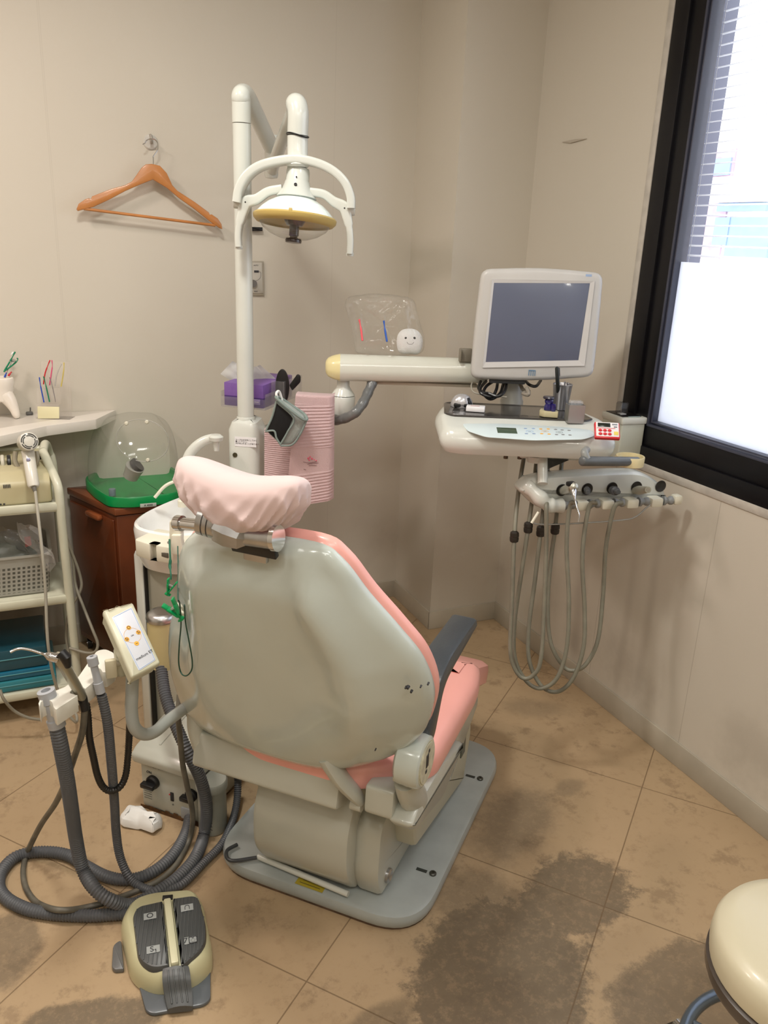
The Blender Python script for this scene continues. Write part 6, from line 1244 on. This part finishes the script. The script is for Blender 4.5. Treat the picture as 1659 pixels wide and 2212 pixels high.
WH=thing('clothes_hanger','orange brown wooden clothes hanger hanging on the back wall hook','clothes hanger',KH.M@KH.p(330,400))
top=[(328,354),(345,358),(360,374),(372,400),(383,412),(420,436),(451,459),(453,464),(457,463),(470,472),(478,484),(480,495)]
bot=[(474,493),(455,480),(420,452),(385,427),(360,406),(330,388),(300,400),(270,413),(235,432),(200,448),(168,456)]
lft=[(165,452),(170,440),(185,430),(192,428),(196,430),(199,424),(240,408),(270,400),(285,392),(295,378),(306,362),(315,355)]
bm=bmesh.new(); slab(bm,[Vector(p) for p in [(q_.x,q_.z) for q_ in [KH.p(*t) for t in top+bot+lft]]],-.006,.006,.0035,KH.M@XZ); fin('hanger_body',bm,WOODL,WH)
bm=bmesh.new(); tube(bm,[KH.M@KH.p(181,451),KH.M@KH.p(465,487)],.0045,12); fin('trouser_bar',bm,WOODL,WH)
bm=bmesh.new(); hk=[(331,356),(331,342),(331,338),(339,326),(341,320),(340,309),(335,302),(326,300),(317,303),(313,309),(308,312)]; tube(bm,catm([KH.M@KH.p(*t) for t in hk],4),.0017,8); fin('hanger_hook',bm,CHROME,WH)
WP=thing('wall_control_panel','pale wall control plate with dial half hidden behind the lamp post','control panel',K0.M@K0.p(550,600)); 
bm=bmesh.new(); slab(bm,rpoly(K0.xz([(515,563,.002),(568,564,.002),(570,638,.002),(515,637,.002)])),-.009,0,.002,K0.M@XZ); fin('panel_plate',bm,mat('panel_beige',(.42,.38,.31),.4),WP)
bm=bmesh.new(); slab(bm,rpoly(K0.xz([(515,567,.001),(564,567,.001),(566,633,.001),(515,633,.001)])),-.0115,-.009,.0008,K0.M@XZ); fin('panel_face',bm,mat('panel_face',(.50,.47,.41),.4),WP)
bm=bmesh.new(); c=K0.p(545,612); lathe(bm,[(.013,.010),(.012,.020),(0,.020)],K0.M@Matrix.Translation(c)@Matrix.Rotation(PI/2,4,'X'),20); fin('panel_dial',bm,mat('dial_grey',(.14,.13,.12),.4),WP)
bm=bmesh.new(); c=K0.p(552,586); box(bm,c+V(0,-.012,0),(.016,.002,.007),0,K0.M); tube(bm,catm([K0.M@(K0.p(*t)+V(0,-.0118,0)) for t in ((556,586),(561,588),(561,598),(556,604),(551,606))],3),.0005,5); fin('panel_print',bm,INK,WP)
text('panel_lettering','AUTO',.006,K0.M@Matrix.Translation(K0.p(551,573)+V(0,-.0118,0))@RY,INK,WP); text('panel_lettering','MAX',.006,K0.M@Matrix.Translation(K0.p(551,629)+V(0,-.0118,0))@RY,INK,WP)
DC=thing('black_wall_clip','small black clip on the back wall, right behind the lamp post below the operating light','clip',K0.M@K0.p(557,494))
bm=bmesh.new(); slab(bm,rpoly(K0.xz([(540,490),(564,491),(564,499),(540,499)],),.001),-.02,0,.002,K0.M@XZ); fin('clip_body',bm,BLACK,DC)
# ---------------------------------------------------------------- bag with the tooth cushion on the arm
KP=Card(850,765,2.37,yaw=math.radians(-3)); 
BG=thing('clear_gift_bag','crinkled clear plastic bag standing on the swing arm','plastic bag',KP.M@KP.p(850,765))
bm=bmesh.new(); go_=rpoly(KP.xz([(768,762,.01),(762,720,.02),(744,655,.01),(752,641,.01),(800,634,.02),(850,637,.02),(895,645,.02),(905,690,.03),(918,730,.02),(915,764,.02),(850,770,.02)]),n=5)
go_=[v for a,b in zip(go_,go_[1:]+go_[:1]) for v in ((a,a.lerp(b,.5)) if (a-b).length>.01 else (a,))]
for k_ in range(2): go_=[v for a,b in zip(go_,go_[1:]+go_[:1]) for v in ((a,a.lerp(b,.5)) if (a-b).length>.009 else (a,))]
N=len(go_); cen=sum(go_,Vector((0,0)))/N; rings=[]
from mathutils import noise as mn_
for j in range(41):
    t=-1+j/20; s=max(.04,math.cos(t*PI/2)**.55) if abs(t)<1 else .04; y=.036*math.sin(t*PI/2)
    rings.append([bm.verts.new((cen.x+(p.x-cen.x)*s,y+.007*mn_.noise(V(p.x*s*38,p.y*s*24,t*3))+.004*abs(mn_.noise(V(p.x*s*90,p.y*s*60,t*5))),cen.y+(p.y-cen.y)*s+.002*mn_.noise(V(p.x*70,t*9,3)))) for i,p in enumerate(go_)])
for A,B_ in zip(rings,rings[1:]):
    for k in range(N): bm.faces.new((A[k],A[(k+1)%N],B_[(k+1)%N],B_[k]))
fin('bag_film',bm,clearmat('crinkle_film',(.60,.58,.52),.13,.10),BG,KP.M,angle=80)
TP_=thing('tooth_cushion','white plush tooth with a smiling face in the clear bag on the swing arm','plush tooth',KP.M@KP.p(885,766))
bm=bmesh.new(); oT=rpoly(KP.xz([(868,712,.02),(885,709,.02),(903,713,.02),(914,730,.02),(913,750,.02),(906,763,.01),(896,766,.008),(884,763,.01),(870,765,.008),(860,760,.01),(856,740,.02),(859,722,.02)]),n=4)
solid(bm,oT,[(0,-.004,.2),(0,-.020,.35),(0,-.019,.45),(0,-.017,.62),(0,-.014,.78),(0,-.008,.92),(0,0,1.0),(0,.008,.92),(0,.014,.78),(0,.017,.5),(0,.018,.2)][1:],XZ); fin('tooth_body',bm,mat('white_plush',(.80,.80,.80),.95,bump=.8,bs=400,sheen=.4),TP_,KP.M)
for x,y in ((876,729),(894,729)):
    bm=bmesh.new(); bmesh.ops.create_icosphere(bm,subdivisions=2,radius=.0042,matrix=Matrix.Translation(KP.p(x,y)+V(0,-.0175,0))@Matrix.Diagonal((1,.5,1,1))); fin('plush_eye',bm,BLACK,TP_,KP.M)
for x,y in ((870,734),(899,735)):
    bm=bmesh.new(); bmesh.ops.create_icosphere(bm,subdivisions=2,radius=.0028,matrix=Matrix.Translation(KP.p(x,y)+V(0,-.0165,0))@Matrix.Diagonal((1,.4,1,1))); fin('plush_cheek',bm,mat('cheek_pink',(.80,.25,.30),.8),TP_,KP.M)
bm=bmesh.new(); tube(bm,catm([KP.p(x,y)+V(0,-.0195,0) for x,y in ((878,737),(881,741),(885,742),(890,741),(893,737))],4),.0008,6); fin('plush_mouth',bm,INK,TP_,KP.M)
for lab,L_,m_ in (('pink red toothbrush inside the clear bag, left side',[(783,736,2.29),(780,712,2.29),(776,690,2.29)],mat('brush_coral',(.75,.10,.13),.4)),('blue toothbrush in the middle of the clear bag',[(836,738,2.29),(832,715,2.29),(829,693,2.29)],mat('brush_blue2',(.02,.10,.45),.4))):
    brush(lab,L_,m_,.0035,head=False)
# ---------------------------------------------------------------- stool
ST=thing('round_stool','round cream padded stool with dark rim cut by the lower right corner','stool',(0,0,0))
zs=.45; sc_=F(1551,2052,zs)+r0*.15; ST.location=(sc_.x,sc_.y,0)
RS=.15
SMt=Matrix.Translation((sc_.x,sc_.y,0)); 
bm=bmesh.new(); lathe(bm,[(RS*.9,zs-.045),(RS*.985,zs-.04),(RS,zs-.02),(RS*.985,zs+.0),(RS*.94,zs+.012),(RS*.8,zs+.02),(RS*.4,zs+.026),(0,zs+.027)],SMt,64); fin('stool_seat',bm,mat('stool_cream_vinyl',(.60,.55,.40),.35,nz=.02,coat=.1),ST)
bm=bmesh.new(); lathe(bm,[(RS*.8,zs-.07),(RS*.99,zs-.068),(RS*1.01,zs-.06),(RS*1.01,zs-.046),(RS*.97,zs-.043)],SMt,64); fin('stool_rim',bm,mat('stool_rim',(.07,.055,.045),.3),ST)
bm=bmesh.new(); tube(bm,[V(sc_.x,sc_.y,.06),V(sc_.x,sc_.y,.44)],.025,18); fin('stool_post',bm,CHROME,ST)
bm=bmesh.new(); rr_=.155; tube(bm,[V(sc_.x+rr_*math.cos(t),sc_.y+rr_*math.sin(t),.2) for t in [2*PI*k/60 for k in range(60)]],.011,12,closed=True)
for k in range(3): t=k*2*PI/3; tube(bm,[V(sc_.x,sc_.y,.2),V(sc_.x+rr_*math.cos(t),sc_.y+rr_*math.sin(t),.2)],.007,8)
fin('foot_ring',bm,mat('blue_grey_metal',(.15,.19,.24),.25,.6),ST)
for k in range(5):
    t=k*2*PI/5+.3; bm=bmesh.new(); tube(bm,[V(sc_.x,sc_.y,.075),V(sc_.x+.22*math.cos(t),sc_.y+.22*math.sin(t),.06)],[.02,.014],10); fin('stool_leg',bm,CHROME,ST)
    bm=bmesh.new(); p=V(sc_.x+.22*math.cos(t),sc_.y+.22*math.sin(t),.025); tube(bm,[p+V(-.012,0,0),p+V(.012,0,0)],.025,16); tube(bm,[p,p+V(0,0,.03)],.006,8); fin('stool_caster',bm,BLACK,ST)
# ---------------------------------------------------------------- green clips on cords hanging at the chair's left
def clip(M_,parent,s=1):
    bm=bmesh.new()
    for sg in (-1,1):
        R2=M_@Matrix.Rotation(sg*.30,4,'Y')
        for z_,w_ in ((.014,.013),(.004,.015),(-.006,.014),(-.015,.009)): box(bm,(sg*.0045*s,0,z_*s),(.0035*s,w_*s,.011*s),.0012,R2)
        box(bm,(sg*.002*s,0,-.019*s),(.006*s,.009*s,.003*s),.001,R2)
    fin('clip_jaws',bm,mat('clip_green',(.0,.30,.09),.3),parent)
    bm=bmesh.new(); tube(bm,[M_@V(-.006,0,.003),M_@V(.006,0,.003)],.0035,8); fin('clip_spring',bm,STEEL,parent)
GC=thing('napkin_chain','green cord with green clip hanging from the spittoon cup rest','napkin clip',D(370,1190,1.98))
bm=bmesh.new(); tube(bm,catm([D(*t) for t in ((366,1165,1.97),(367,1190,1.96),(368,1212,1.96),(367,1222,1.96),(369,1240,1.95),(369,1252,1.95))],4),[.0022]*8+[.0035]*6+[.002]*7,6); fin('cord',bm,mat('cord_green',(.01,.13,.07),.6),GC)
clip(Matrix.Translation(D(368,1268,1.94))@Matrix.Rotation(-.5,4,'Z')@Matrix.Rotation(.35,4,'Y'),GC,1.1)
GC2=thing('napkin_chain','dark green looped cord with green clip hung over the white side knob','napkin clip',D(385,1295,1.72))
def onsh(px,py,d=.0035):
    p=onback(px,py)
    for _ in range(3): p=SF.inverted()@PN(px,py,SF@V(0,0,backz(p.x,p.y)+d),SF.to_3x3()@V(0,0,1))
    return SF@V(p.x,p.y,max(p.z,backz(p.x,p.y)+d))
bm=bmesh.new(); tube(bm,catm([D(384,1180,1.90),D(385,1235,1.82)]+[onsh(*t) for t in ((388,1285,.022),(392,1300,.02),(392,1345,.006),(388,1390),(387,1430),(393,1453),(405,1457),(414,1447),(415,1425),(409,1385),(403,1340,.006),(399,1306,.02))],6),.0014,6)
fin('cord',bm,mat('cord_dark_green',(.012,.07,.045),.6),GC2)
clip(Matrix.Translation(onsh(386,1314,.014)+V(-.006,0,0))@Matrix.Rotation(-.4,4,'Z')@Matrix.Rotation(-.65,4,'Y'),GC2,1.15)
# ---------------------------------------------------------------- tear in the wallpaper and nail spot
n1=RW(1215,307); n2=RW(1270,301)
bm=bmesh.new(); solid(bm,rpoly([(0,0,.001),(.07*1,.004,.001),((n1-n2).length,.002,.001),(.05,-.006,.001)]),[(0,0),(.0,.002)],axes(n1+V(-.0025,0,0),(n2-n1),(0,0,1),(n2-n1).cross(V(0,0,1)))); tear=struct(fin('trim_1',bm,mat('torn_paper',(.45,.40,.33),.9),None))
